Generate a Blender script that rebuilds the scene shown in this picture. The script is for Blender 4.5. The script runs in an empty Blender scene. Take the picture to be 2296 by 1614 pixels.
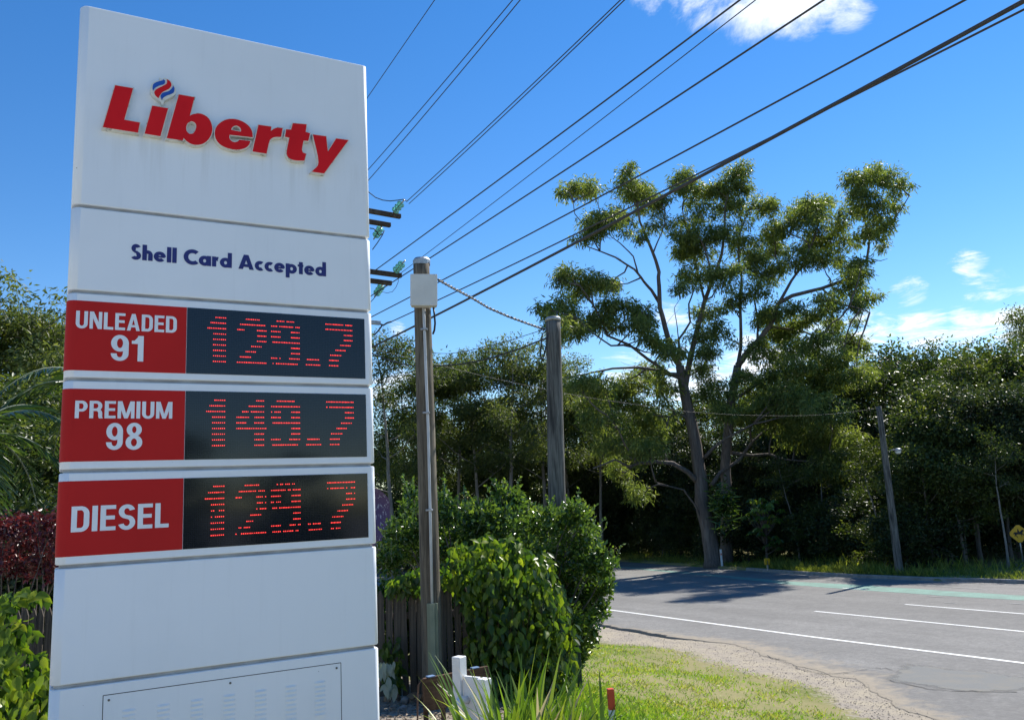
import bpy, bmesh, math, random
import numpy as np
from mathutils import Vector, Matrix

SC = bpy.context.scene
COL = SC.collection
R = math.radians

# ---------------------------------------------------------------- camera
# eye point is the origin; X right, Y forward, Z up; metres
FPX, CPX, CPY = 1846.0, 1148.0, 807.0          # focal length and centre on a 2296 x 1614 frame
_v = np.array([-532.0, -10377.0, FPX]); _up = _v / np.linalg.norm(_v)
_f = np.array([0, 0, 1.0]); _y = _f - _f.dot(_up) * _up; _y /= np.linalg.norm(_y)
CM = np.array([np.cross(_y, _up), _y, _up])    # world = CM @ (right, down, forward)
cam = bpy.data.cameras.new('camera'); cam.sensor_width = 36; cam.sensor_fit = 'HORIZONTAL'
cam.lens = 36 * FPX / 2296; cam.clip_start = 0.05; cam.clip_end = 5000
co = bpy.data.objects.new('camera', cam); COL.objects.link(co)
r_, d_, f_ = CM[:, 0], CM[:, 1], CM[:, 2]
co.matrix_world = Matrix(((r_[0], -d_[0], -f_[0], 0), (r_[1], -d_[1], -f_[1], 0), (r_[2], -d_[2], -f_[2], 0), (0, 0, 0, 1)))
SC.camera = co

# ---------------------------------------------------------------- light
SUN_AZ, SUN_EL = 45.0, 46.5                    # azimuth to the right of +Y
S = Vector((math.sin(R(SUN_AZ)) * math.cos(R(SUN_EL)), math.cos(R(SUN_AZ)) * math.cos(R(SUN_EL)), math.sin(R(SUN_EL))))
sl = bpy.data.lights.new('sun', 'SUN'); sl.energy = 5.0; sl.angle = R(0.55); sl.color = (1.0, 0.955, 0.87)
so = bpy.data.objects.new('sun', sl); COL.objects.link(so); so.rotation_euler = S.to_track_quat('Z', 'Y').to_euler(); so.location = (30, 40, 60)
SC.view_settings.view_transform = 'Standard'; SC.view_settings.look = 'None'
SC.view_settings.exposure = 0.6; SC.view_settings.gamma = 1.0
try: SC.view_settings.use_curve_mapping = False
except Exception: pass

def px_dir(x, y):
    d = CM @ np.array([(x - CPX) / FPX, (y - CPY) / FPX, 1.0]); return d / np.linalg.norm(d)

W = bpy.data.worlds.new('World'); SC.world = W; W.use_nodes = True
W.cycles.sampling_method = 'MANUAL'; W.cycles.sample_map_resolution = 512
def build_world():
    nt = W.node_tree; N = nt.nodes; L = nt.links; N.clear()
    def nd(t, **k):
        n = N.new(t)
        for a, b in k.items(): setattr(n, a, b)
        return n
    def math_(op, a, b=None, c=None, clamp=False):
        n = nd('ShaderNodeMath', operation=op); n.use_clamp = clamp
        for i, q in enumerate((a, b, c)):
            if q is None: continue
            if isinstance(q, (int, float)): n.inputs[i].default_value = q
            else: L.new(q, n.inputs[i])
        return n.outputs[0]
    out = nd('ShaderNodeOutputWorld'); bg = nd('ShaderNodeBackground'); bg.inputs[1].default_value = 0.10
    sky = nd('ShaderNodeTexSky'); sky.sky_type = 'NISHITA'; sky.sun_disc = False
    sky.sun_elevation = R(SUN_EL); sky.sun_rotation = R(SUN_AZ); sky.altitude = 0
    sky.air_density = 1.0; sky.dust_density = 0.0; sky.ozone_density = 1.6
    hs = nd('ShaderNodeHueSaturation'); hs.inputs['Saturation'].default_value = 1.36; hs.inputs['Hue'].default_value = 0.506; hs.inputs['Value'].default_value = 1.14
    L.new(sky.outputs[0], hs.inputs['Color'])
    tc = nd('ShaderNodeTexCoord'); nrm = tc.outputs['Generated']
    sep = nd('ShaderNodeSeparateXYZ'); L.new(nrm, sep.inputs[0])
    den = math_('MAXIMUM', math_('ADD', sep.outputs[2], 0.06), 0.03)
    cb = nd('ShaderNodeCombineXYZ'); L.new(math_('DIVIDE', sep.outputs[0], den), cb.inputs[0]); L.new(math_('DIVIDE', sep.outputs[1], den), cb.inputs[1])
    n1 = nd('ShaderNodeTexNoise'); n1.inputs['Scale'].default_value = 3.4; n1.inputs['Detail'].default_value = 7; n1.inputs['Roughness'].default_value = 0.68; n1.inputs['Distortion'].default_value = 0.6
    L.new(cb.outputs[0], n1.inputs['Vector'])
    n2 = nd('ShaderNodeTexNoise'); n2.inputs['Scale'].default_value = 0.32; n2.inputs['Detail'].default_value = 2
    L.new(cb.outputs[0], n2.inputs['Vector'])
    # large banks of cloud where the sky of that day has them
    cover = math_('MULTIPLY', math_('SUBTRACT', n2.outputs[0], 0.70), 1.2)
    for (x, y, rad, amp) in ((1690, -75, 5.4, .26), (1590, -60, 4.2, .23), (1800, -55, 4.3, .23), (1470, -10, 2.2, .13), (1900, 25, 2.2, .12),
                             (2290, 735, 2.6, .19), (2190, 745, 2.4, .16), (2070, 755, 2.4, .15), (1950, 755, 2.4, .15), (1830, 785, 3.0, .2), (1700, 830, 3.4, .21), (1560, 860, 3.4, .2), (1400, 880, 3.6, .17), (1250, 880, 3.6, .15),
                             (2170, 598, 1.5, .13), (2040, 655, 1.4, .12), (2215, 655, 2.0, .12), (880, 870, 2.6, .15), (890, 735, .8, .08), (1085, 830, .8, .06), (1510, 715, 1.7, .11), (2360, 690, 3, .16), (2700, 700, 6, .15), (60, 900, 5, .1), (-400, 850, 7, .15)):
        d = px_dir(x, y)
        dt = nd('ShaderNodeVectorMath', operation='DOT_PRODUCT'); L.new(nrm, dt.inputs[0]); dt.inputs[1].default_value = tuple(d)
        c0 = math.cos(R(rad))
        m = math_('DIVIDE', math_('SUBTRACT', dt.outputs['Value'], c0), 1 - c0, clamp=True)
        cover = math_('ADD', math_('MULTIPLY', m, amp + .12), math_('MULTIPLY', cover, 1.0)) if False else math_('MAXIMUM', cover, math_('SUBTRACT', math_('MULTIPLY', math_('POWER', m, .6), amp + .2), 0.2))
    dens = math_('ADD', math_('SUBTRACT', n1.outputs[0], 0.50), cover)
    a = math_('MULTIPLY', dens, 3.6, clamp=True)
    ramp = nd('ShaderNodeMapRange'); ramp.interpolation_type = 'SMOOTHSTEP'; L.new(a, ramp.inputs[0])
    cc = nd('ShaderNodeMix', data_type='RGBA'); cc.inputs[6].default_value = (6.6, 7.3, 8.2, 1); cc.inputs[7].default_value = (9.0, 9.2, 9.5, 1)
    L.new(math_('MULTIPLY', dens, 3.0, clamp=True), cc.inputs[0])
    mx = nd('ShaderNodeMix', data_type='RGBA'); L.new(math_('MULTIPLY', ramp.outputs[0], 0.93), mx.inputs[0]); L.new(hs.outputs[0], mx.inputs[6]); L.new(cc.outputs[2], mx.inputs[7])
    L.new(mx.outputs[2], bg.inputs[0]); L.new(bg.outputs[0], out.inputs[0])
build_world()

# ---------------------------------------------------------------- pixel -> place helpers
def ray(x, y):
    return CM @ np.array([(x - CPX) / FPX, (y - CPY) / FPX, 1.0])
def at(x, y, Y):
    r = ray(x, y); return r * (Y / r[1])
def atz(x, y, z):
    r = ray(x, y); return r * (z / r[2])

# the road: a plane falling very slightly away, 2.9 m below the eye
_a = ray(270, 1222); _b = ray(2296, 1110); RN = np.cross(_a, _b); RN /= np.linalg.norm(RN); RN = RN if RN[2] > 0 else -RN
RD = 2.9
AR = np.array([_a[0], _a[1]]); AR /= np.linalg.norm(AR)        # along the road
AP = np.array([AR[1], -AR[0]])                                 # across it, to the right
def rp(x, y): return -(RD + RN[0] * x + RN[1] * y) / RN[2]
def hit(x, y):
    r = ray(x, y); return r * (-RD / (RN @ r))
def sp(q): return (q[0] * AR[0] + q[1] * AR[1], q[0] * AP[0] + q[1] * AP[1])
def xy(s, p): return (AR[0] * s + AP[0] * p, AR[1] * s + AP[1] * p)
_e = sorted(sp(hit(*q)) for q in ((1343, 1397), (1409, 1409), (1475, 1421), (1559, 1434), (1665, 1448), (1708, 1465), (1770, 1489), (1858, 1509), (1920, 1522), (1946, 1540), (1972, 1564), (2012, 1584), (2100, 1612)))
_es = np.array([-300, -10] + [q[0] for q in _e] + [60, 600]); _ep = np.array([5, 7.2] + [q[1] for q in _e] + [11.8, 11.8])
def bend(s):
    t = np.maximum(0, np.asarray(s, float) - 52); return -np.where(t < 36, .016 * t * t, .016 * 36 * 36 + 1.15 * (t - 36))
def edge_p(s): return np.interp(s, _es, _ep) + bend(s)
_k = sorted(sp(hit(*q)) for q in ((2200, 1305.5), (2100, 1303), (2018, 1299), (1900, 1294), (1800, 1288), (1700, 1280.5), (1640, 1276), (1580, 1271.5), (1500, 1266), (1400, 1259), (1345, 1255)))
_ks = np.array([-300, _k[0][0] - 5.5, _k[0][0] - 3.5] + [q[0] for q in _k] + [140, 600]); _kp = np.array([75, 42, _k[0][1] + .15] + [q[1] for q in _k] + [34, 40])
def kerb_p(s): return np.interp(s, _ks, _kp) + bend(s)
def sstep(a, b, x):
    t = np.clip((x - a) / (b - a), 0, 1); return t * t * (3 - 2 * t)
def ground_z(x, y):
    x = np.asarray(x, float); y = np.asarray(y, float)
    s = x * AR[0] + y * AR[1]; p = x * AP[0] + y * AP[1]
    e = edge_p(s); k = kerb_p(s); base = rp(x, y)
    off = np.clip(1.3 - .035 * y, .35, 1.45)
    near = base - .055 + .047 * (1 - sstep(15, 19, s)) + off * (1 - sstep(0, 1, (p - (e - 7.2)) / 7.2)) + .025 * np.sin(x * 1.7 + .6) * np.sin(y * 1.3) * np.clip((e - p) / 2, 0, 1)
    far = base + .10 + .25 * sstep(4, 14, p - k)
    return np.where(p < e + .32 * (s < 17), near, np.where(p > k, far, base - .07))
def gz(x, y): return float(ground_z(x, y))
def gpt(x, y):
    """where the sight line through a frame point meets the ground"""
    r = ray(x, y); t = 1.0
    for i in range(4000):
        if r[2] * t < gz(r[0] * t, r[1] * t): break
        t += .01 + t * .001
    return r * t

# ---------------------------------------------------------------- materials
MATS = {}
def ntree(name):
    m = bpy.data.materials.new(name); m.use_nodes = True; nt = m.node_tree
    b = nt.nodes['Principled BSDF']; return m, nt, b
def nn(nt, t, **k):
    n = nt.nodes.new(t)
    for a, b in k.items(): setattr(n, a, b)
    return n
def coords(nt, scale=(1, 1, 1), kind='Object'):
    tc = nn(nt, 'ShaderNodeTexCoord'); mp = nn(nt, 'ShaderNodeMapping'); mp.inputs['Scale'].default_value = scale
    nt.links.new(tc.outputs[kind], mp.inputs['Vector']); return mp.outputs[0]
def noise(nt, vec, scale, detail=4, rough=.55, dist=0):
    n = nn(nt, 'ShaderNodeTexNoise'); n.inputs['Scale'].default_value = scale; n.inputs['Detail'].default_value = detail
    n.inputs['Roughness'].default_value = rough; n.inputs['Distortion'].default_value = dist
    nt.links.new(vec, n.inputs['Vector']); return n.outputs[0]
def ramp(nt, fac, stops):
    n = nn(nt, 'ShaderNodeValToRGB'); e = n.color_ramp.elements
    while len(e) < len(stops): e.new(0.5)
    for el, (p, c) in zip(e, stops): el.position = p; el.color = tuple(c) + (1,) if len(c) == 3 else c
    nt.links.new(fac, n.inputs[0]); return n.outputs[0]
def g3(v): return (v, v, v)
def mix(nt, fac, a, b, mode='MIX'):
    n = nn(nt, 'ShaderNodeMix', data_type='RGBA', blend_type=mode)
    for i, q in ((0, fac), (6, a), (7, b)):
        if isinstance(q, (int, float)): n.inputs[i].default_value = q
        elif isinstance(q, tuple): n.inputs[i].default_value = q + (1,) if len(q) == 3 else q
        else: nt.links.new(q, n.inputs[i])
    return n.outputs[2]
def bump(nt, b, h, strength=.3, dist=.01):
    n = nn(nt, 'ShaderNodeBump'); n.inputs['Strength'].default_value = strength; n.inputs['Distance'].default_value = dist
    nt.links.new(h, n.inputs['Height']); nt.links.new(n.outputs[0], b.inputs['Normal'])
def mat(name, c1, c2=None, scale=3, rough=.5, stretch=(1, 1, 1), metal=0, bmp=0, spec=.5, detail=5, lo=.35, hi=.65, bscale=None):
    if name in MATS: return MATS[name]
    m, nt, b = ntree(name)
    v = coords(nt, stretch)
    if c2 is None: c2 = tuple(q * .8 for q in c1)
    f = noise(nt, v, scale, detail)
    nt.links.new(ramp(nt, f, ((lo, c1), (hi, c2))), b.inputs['Base Color'])
    b.inputs['Roughness'].default_value = rough; b.inputs['Metallic'].default_value = metal; b.inputs['Specular IOR Level'].default_value = spec
    if bmp: bump(nt, b, noise(nt, v, bscale or scale * 4, 6), bmp, .01)
    MATS[name] = m; return m
def leaf_mat(name, c_dark, c_mid, c_light, rough=.38, trans=.45, tcol=None, spec=.5):
    m, nt, b = ntree(name)
    a = nn(nt, 'ShaderNodeAttribute'); a.attribute_name = 'rnd'
    oi = nn(nt, 'ShaderNodeObjectInfo')
    ad = nn(nt, 'ShaderNodeMath', operation='ADD'); nt.links.new(a.outputs['Fac'], ad.inputs[0])
    mu = nn(nt, 'ShaderNodeMath', operation='MULTIPLY_ADD'); nt.links.new(oi.outputs['Random'], mu.inputs[0]); mu.inputs[1].default_value = .3; mu.inputs[2].default_value = -.15
    nt.links.new(mu.outputs[0], ad.inputs[1])
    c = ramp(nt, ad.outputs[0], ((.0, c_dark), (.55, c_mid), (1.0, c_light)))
    nt.links.new(c, b.inputs['Base Color']); b.inputs['Roughness'].default_value = rough; b.inputs['Specular IOR Level'].default_value = spec
    t = nn(nt, 'ShaderNodeBsdfTranslucent')
    tcol = tcol or (1.5, 1.55, .55)
    nt.links.new(mix(nt, 1.0, c, tcol, 'MULTIPLY'), t.inputs[0])
    ms = nn(nt, 'ShaderNodeMixShader'); ms.inputs[0].default_value = trans
    nt.links.new(b.outputs[0], ms.inputs[1]); nt.links.new(t.outputs[0], ms.inputs[2])
    nt.links.new(ms.outputs[0], nt.nodes['Material Output'].inputs[0])
    MATS[name] = m; return m

# ---------------------------------------------------------------- object helpers
def tag(o, label=None, cat=None, group=None, kind=None):
    if label: o['label'] = label
    if cat: o['category'] = cat
    if group: o['group'] = group
    if kind: o['kind'] = kind
    return o
def empty(name, loc, rz=0, label=None, cat=None, group=None):
    o = bpy.data.objects.new(name, None); COL.objects.link(o); o.location = tuple(loc); o.rotation_euler = (0, 0, rz); o.empty_display_size = .2
    return tag(o, label, cat, group)
def link(name, me, m, parent=None):
    o = bpy.data.objects.new(name, me); COL.objects.link(o)
    if m is not None and not me.materials: me.materials.append(m)
    if parent is not None: o.parent = parent
    return o
def shade(me, smooth):
    if smooth: me.polygons.foreach_set('use_smooth', [True] * len(me.polygons))
class MB:
    def __init__(s): s.v = []; s.f = []
    def add(s, vs, fs):
        o = len(s.v); s.v += [tuple(map(float, q)) for q in vs]; s.f += [tuple(i + o for i in f) for f in fs]; return s
    def box(s, x0, x1, y0, y1, z0, z1, ch=0):
        if ch:
            vs = []; c = ch
            for z, i in ((z0, c), (z0 + c, 0), (z1 - c, 0), (z1, c)):
                X0, X1, Y0, Y1 = x0 + i, x1 - i, y0 + i, y1 - i
                vs += [(X0 + c, Y0, z), (X1 - c, Y0, z), (X1, Y0 + c, z), (X1, Y1 - c, z), (X1 - c, Y1, z), (X0 + c, Y1, z), (X0, Y1 - c, z), (X0, Y0 + c, z)]
            fs = [tuple(range(7, -1, -1)), tuple(range(24, 32))]
            for k in range(3):
                for j in range(8): a = k * 8 + j; b = k * 8 + (j + 1) % 8; fs.append((a, b, b + 8, a + 8))
            return s.add(vs, fs)
        return s.add([(x0, y0, z0), (x1, y0, z0), (x1, y1, z0), (x0, y1, z0), (x0, y0, z1), (x1, y0, z1), (x1, y1, z1), (x0, y1, z1)],
                     [(3, 2, 1, 0), (4, 5, 6, 7), (0, 1, 5, 4), (1, 2, 6, 5), (2, 3, 7, 6), (3, 0, 4, 7)])
    def tube(s, pts, rad, n=8, cap=True):
        P = np.array(pts, float); K = len(P)
        rad = np.broadcast_to(np.array(rad, float), (K,))
        T = np.gradient(P, axis=0); T /= np.maximum(np.linalg.norm(T, axis=1), 1e-9)[:, None]
        u = np.cross(T[0], (0, 0, 1.0)); 
        if np.linalg.norm(u) < 1e-3: u = np.array([1.0, 0, 0])
        vs = []
        for k in range(K):
            u = u - T[k] * (u @ T[k]); u /= max(np.linalg.norm(u), 1e-9); w = np.cross(T[k], u)
            for j in range(n):
                a = 2 * math.pi * j / n; vs.append(P[k] + rad[k] * (math.cos(a) * u + math.sin(a) * w))
        fs = [(k * n + j, k * n + (j + 1) % n, (k + 1) * n + (j + 1) % n, (k + 1) * n + j) for k in range(K - 1) for j in range(n)]
        if cap: fs += [tuple(range(n - 1, -1, -1)), tuple(range((K - 1) * n, K * n))]
        return s.add(vs, fs)
    def prism(s, prof, z0, z1, ch=0):
        """vertical prism over a plan outline (counter-clockwise), its top and bottom arris eased by ch"""
        n = len(prof); P = np.array(prof, float); c = P.mean(0)
        if ch:
            nx = np.roll(P, -1, 0) - np.roll(P, 1, 0); nx /= np.maximum(np.linalg.norm(nx, axis=1), 1e-9)[:, None]
            inn = P - np.stack([nx[:, 1], -nx[:, 0]], 1) * ch
            rings = [(inn, z0), (P, z0 + ch), (P, z1 - ch), (inn, z1)]
        else: rings = [(P, z0), (P, z1)]
        vs = [(q[0], q[1], z) for ring, z in rings for q in ring]; k = len(rings)
        fs = [tuple(range(n - 1, -1, -1)), tuple(range((k - 1) * n, k * n))]
        for a in range(k - 1):
            for j in range(n): fs.append((a * n + j, a * n + (j + 1) % n, (a + 1) * n + (j + 1) % n, (a + 1) * n + j))
        return s.add(vs, fs)
    def mesh(s, name, smooth=False):
        me = bpy.data.meshes.new(name); me.from_pydata(s.v, [], s.f); me.update(); shade(me, smooth); return me
    def build(s, name, m, parent=None, smooth=False):
        return link(name, s.mesh(name, smooth), m, parent)
def smooth_by_angle(me, ang=40):
    # keep creases: mark sharp edges, smooth the rest
    shade(me, True)
    bm = bmesh.new(); bm.from_mesh(me)
    for e in bm.edges:
        if len(e.link_faces) == 2 and e.calc_face_angle(0) > R(ang): e.smooth = False
    for f in bm.faces:
        if f.calc_area() > .03: f.smooth = False
    bm.to_mesh(me); bm.free()
def np_mesh(name, V, F, rnd=None, smooth=False):
    """V (n,3); F (m,k) with a fixed k"""
    me = bpy.data.meshes.new(name); m, k = F.shape
    me.vertices.add(len(V)); me.vertices.foreach_set('co', np.ascontiguousarray(V, np.float32).ravel())
    me.loops.add(m * k); me.loops.foreach_set('vertex_index', np.ascontiguousarray(F, np.int32).ravel())
    me.polygons.add(m); me.polygons.foreach_set('loop_start', np.arange(0, m * k, k, dtype=np.int32))
    try: me.polygons.foreach_set('loop_total', np.full(m, k, np.int32))
    except Exception: pass
    if rnd is not None:
        at_ = me.attributes.new('rnd', 'FLOAT', 'FACE'); at_.data.foreach_set('value', np.ascontiguousarray(rnd, np.float32))
    me.update(calc_edges=True); shade(me, smooth); return me
def unit(v): return v / np.maximum(np.linalg.norm(v, axis=-1, keepdims=True), 1e-9)
def leaves(C, D, L, Wd, rng, fold=.18, nrm=None, rnd=None):
    """folded two-triangle leaves: base C, direction D, length L, width Wd"""
    n = len(C); D = unit(D); q = rng.normal(size=(n, 3)) if nrm is None else nrm + rng.normal(size=(n, 3)) * .35
    Sd = unit(np.cross(D, q)); Nn = np.cross(Sd, D)
    L = np.broadcast_to(L, (n,))[:, None]; Wd = np.broadcast_to(Wd, (n,))[:, None]
    mid = C + D * L * .42
    V = np.stack([C, mid + Sd * Wd * .5 + Nn * Wd * fold, C + D * L - Nn * L * .08, mid - Sd * Wd * .5 + Nn * Wd * fold], 1).reshape(-1, 3)
    o = np.arange(n)[:, None] * 4
    F = np.concatenate([o + np.array([[0, 1, 2]]), o + np.array([[0, 2, 3]])], 1).reshape(-1, 3)
    rr = rng.random(n) if rnd is None else rnd
    return V, F, np.repeat(rr, 2)
def join(parts):
    Vs, Fs, Rs = [], [], []; o = 0
    for V, F, r in parts: Vs.append(V); Fs.append(F + o); Rs.append(r); o += len(V)
    return np.concatenate(Vs), np.concatenate(Fs), np.concatenate(Rs)
def ball(rng, n, bias=.5):
    v = unit(rng.normal(size=(n, 3))); return v * (rng.random(n) ** bias)[:, None]
def tufts(rng, C, Rad, per_area, leaf_n, leaf_L, leaf_W, droop=.6, up=0.0, spread=.22, umbrella=.55):
    """foliage clumps: each clump is a set of twig tufts, each tuft a spray of leaves"""
    out = []
    for c, r in zip(C, Rad):
        r = np.asarray(r, float) * np.ones(3)
        k = max(3, int(per_area * r[0] * r[1] + per_area * .5 * r[0]))
        b = ball(rng, k, .42); b[:, 2] = np.where(b[:, 2] < 0, b[:, 2] * umbrella, b[:, 2])
        T = c + b * r
        n = k * leaf_n
        base = np.repeat(T, leaf_n, 0) + rng.normal(size=(n, 3)) * spread * (.6 + .4 * min(1, r.mean()))
        D = np.repeat(unit(b + 1e-3), leaf_n, 0) * .55 + rng.normal(size=(n, 3)) * .6; D[:, 2] += up - droop
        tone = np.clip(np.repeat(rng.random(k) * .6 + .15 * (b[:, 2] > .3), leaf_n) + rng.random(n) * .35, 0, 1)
        s = rng.uniform(.65, 1.25, n)
        out.append(leaves(base, D, leaf_L * s, leaf_W * s, rng, rnd=tone))
    return out
def curvy(a, b, k, rng, wob=.08, sag=0.0):
    a = np.array(a, float); b = np.array(b, float); t = np.linspace(0, 1, k)[:, None]
    L = np.linalg.norm(b - a); P = a + (b - a) * t
    w = rng.normal(size=(k, 3)) * wob * L / k; w[0] = 0; w = np.cumsum(w, 0); w -= t * w[-1]
    P = P + w; P[:, 2] += sag * L * (4 * t[:, 0] * (1 - t[:, 0])); return P
def copy_tree(o, parent=None):
    c = o.copy(); COL.objects.link(c); c.parent = parent
    for ch in list(o.children): copy_tree(ch, c)
    return c
def curve_mesh(name, splines, extrude=0, bevel=0, offset=0):
    cu = bpy.data.curves.new(name, 'CURVE'); cu.dimensions = '2D'; cu.fill_mode = 'BOTH'; cu.extrude = extrude; cu.bevel_depth = bevel; cu.bevel_resolution = 1; cu.offset = offset
    for sp_ in splines:
        s = cu.splines.new('POLY'); s.points.add(len(sp_) - 1); s.use_cyclic_u = True
        for q, p in zip(s.points, sp_): q.co = (p[0], p[1], 0, 1)
    return to_mesh(name, cu)
def to_mesh(name, cu):
    o = bpy.data.objects.new('tmp', cu); COL.objects.link(o)
    bpy.context.view_layer.update()
    dg = bpy.context.evaluated_depsgraph_get()
    me = bpy.data.meshes.new_from_object(o.evaluated_get(dg)); me.name = name
    bpy.data.objects.remove(o); bpy.data.curves.remove(cu); return me
def text_mesh(name, s, x0, x1, z0, z1, bold=.02, extrude=.0006, space=1.0, shear=0):
    """lettering fitted to a box in x,z; faces -Y"""
    cu = bpy.data.curves.new(name, 'FONT'); cu.body = s; cu.size = 1; cu.offset = bold; cu.extrude = .001; cu.space_character = space; cu.shear = shear; cu.resolution_u = 6
    me = to_mesh(name, cu); n = len(me.vertices); co_ = np.empty(n * 3, np.float32); me.vertices.foreach_get('co', co_); co_ = co_.reshape(-1, 3)
    a, b = co_[:, 0].min(), co_[:, 0].max(); 
    c, d = co_[:, 1].min(), co_[:, 1].max()
    X = x0 + (co_[:, 0] - a) / (b - a) * (x1 - x0); Z = z0 + (co_[:, 1] - c) / (d - c) * (z1 - z0)
    Y = np.where(co_[:, 2] > 0, -extrude, extrude)
    me.vertices.foreach_set('co', np.stack([X, Y, Z], 1).astype(np.float32).ravel()); me.update(); return me

# lettering drawn from strokes: rectangles, bars and bands of an ellipse, cap height 1
def _rect(x0, x1, y0, y1): return [(x0, y0), (x1, y0), (x1, y1), (x0, y1)], [(0, 1, 2, 3)]
def _poly(*P): return list(P), [tuple(range(len(P)))]
def _band(cx, cy, rx, ry, t, h, a0, a1):
    n = max(4, int(abs(a1 - a0) / 10)); V = []
    for k in range(n + 1):
        a = R(a0 + (a1 - a0) * k / n); c, s_ = math.cos(a), math.sin(a); V += [(cx + rx * c, cy + ry * s_), (cx + (rx - t) * c, cy + (ry - h) * s_)]
    return V, [(2 * k, 2 * k + 2, 2 * k + 3, 2 * k + 1) for k in range(n)]
def glyph_caps(ch):
    t, h, w = .175, .155, .56
    if ch == 'U': return w, [_rect(0, t, .27, 1), _rect(w - t, w, .27, 1), _band(w / 2, .28, w / 2, .295, t, h, 180, 360)]
    if ch == 'N': return w + .03, [_rect(0, t * .92, 0, 1), _rect(w + .03 - t * .92, w + .03, 0, 1), _poly((0.0, 1), (.19, 1), (w + .03, 0), (w - .16, 0))]
    if ch == 'L': return w - .1, [_rect(0, t, 0, 1), _rect(t, w - .1, 0, h)]
    if ch == 'E': return w - .07, [_rect(0, t, 0, 1), _rect(t, w - .07, 0, h), _rect(t, w - .07, 1 - h, 1), _rect(t, w - .1, .43, .43 + h)]
    if ch == 'I': return t, [_rect(0, t, 0, 1)]
    if ch == 'A': return w + .08, [_poly((0, 0), (.175, 0), (.39, 1), (.23, 1)), _poly((w + .08 - .175, 0), (w + .08, 0), (.41, 1), (.25, 1)), _rect(.14, w - .06, .2, .34)]
    if ch == 'D': return w, [_rect(0, t, 0, 1), _rect(t, w - .26, 0, h), _rect(t, w - .26, 1 - h, 1), _band(w - .27, .3, .27, .3, t, h, 270, 360), _band(w - .27, .7, .27, .3, t, h, 0, 90), _rect(w - t, w, .3, .7)]
    if ch == 'P': return w - .02, [_rect(0, t, 0, 1), _rect(t, .3, 1 - h, 1), _rect(t, .3, .38, .38 + h * .95), _band(.29, .69, .25, .31, t, h, -90, 90)]
    if ch == 'R': return w + .02, [_rect(0, t, 0, 1), _rect(t, .3, 1 - h, 1), _rect(t, .32, .42, .42 + h * .95), _band(.3, .71, .255, .29, t, h, -90, 90), _band(.31, .28, .25, .29, t, h, 0, 90), _poly((.385, .29), (.385, .12), (.42, 0), (w + .03, 0), (.56, .1), (.56, .29))]
    if ch == 'M': return w + .2, [_rect(0, t * .9, 0, 1), _rect(w + .2 - t * .9, w + .2, 0, 1), _poly((0.0, 1), (.2, 1), (.45, .0), (.3, 0)), _poly((w + .2, 1), (w, 1), (.31, 0), (.46, 0))]
    if ch == 'S': return w - .02, [_band(.27, .72, .265, .285, t, h, 15, 255), _band(.27, .28, .275, .295, t, h, -165, 75), _poly((.2, .445), (.2, .60), (.34, .555), (.34, .40))]
    if ch == '9': return .54, [_band(.27, .68, .265, .325, t, h * .9, 0, 360), _rect(.54 - t, .535, .28, .7), _band(.27, .28, .265, .285, t, h * .9, 180, 360)]
    if ch == '8': return .54, [_band(.27, .75, .245, .26, t, h * .85, 0, 360), _band(.27, .27, .27, .28, t, h * .85, 0, 360)]
    if ch == '1': return .36, [_rect(.36 - t, .36, 0, 1), _poly((0, .68), (.2, .68), (.2, .82), (.0, .80)), _poly((0.08, .80), (.2, .80), (.36, 1), (.22, 1))]
    return .3, []
def glyph_geo(ch):
    t, h, x = .245, .225, .68
    def ring(cx, a0=0, a1=360, r=.33): return _band(cx, .325, r, .34, t, h, a0, a1)
    if ch == 'S': return .56, [_band(.28, .73, .25, .285, t * .95, h, 25, 250), _band(.27, .27, .28, .285, t * .95, h, -150, 80), _poly((.2, .43), (.2, .60), (.36, .56), (.36, .40))]
    if ch == 'h': return .56, [_rect(0, t, 0, 1.02), _band(.30, .36, .26, .31, t * .95, h, 0, 130), _rect(.56 - t, .56, 0, .37)]
    if ch == 'e': return .66, [ring(.33, 0, 320), _rect(.06, .6, .265, .385)]
    if ch == 'l': return t, [_rect(0, t, 0, 1.02)]
    if ch == 'C': return .80, [_band(.5, .5, .5, .52, t * 1.05, h * 1.1, 48, 312)]
    if ch == 'a': return .70, [ring(.33), _rect(.70 - t, .70, 0, x)]
    if ch == 'r': return .40, [_rect(0, t, 0, x), _band(.33, .38, .2, .29, t * .9, h * 1.05, 75, 170)]
    if ch == 'd': return .70, [ring(.33), _rect(.70 - t, .70, 0, 1.02)]
    if ch == 'A': return .92, [_poly((0, 0), (.27, 0), (.57, 1), (.32, 1)), _poly((.65, 0), (.92, 0), (.60, 1), (.35, 1)), _rect(.2, .72, .16, .36)]
    if ch == 'c': return .54, [ring(.33, 55, 305)]
    if ch == 'p': return .70, [ring(.37), _rect(0, t, -.31, x)]
    if ch == 't': return .36, [_rect(.08, .08 + t, 0, .86), _rect(0, .36, x - .15, x)]
    return .33, []
def stroke_words(name, s, x0, x1, z0, cap, m, y, parent, zoff, style=glyph_caps, gap=.085):
    """cap height runs from z0 to z0+cap; the line is fitted to x0..x1"""
    pen = 0; items = []
    for ch in s:
        w, ps = style(ch); items.append((pen, ps)); pen += w + (gap if ps else 0)
    pen -= gap; k = (x1 - x0) / pen; mb = MB(); j = 0
    for off, ps in items:
        for V, F in ps:
            mb.add([(x0 + (off + a) * k, -.0002 * (j % 6) , zoff + z0 + b * cap) for a, b in V], F); j += 1
    me = mb.mesh(name); bm = bmesh.new(); bm.from_mesh(me)
    for f in bm.faces:
        if f.normal.y > 0: f.normal_flip()
    bm.to_mesh(me); bm.free()
    o = link(name, me, m, parent); o.location = (0, y, 0); return o

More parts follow.
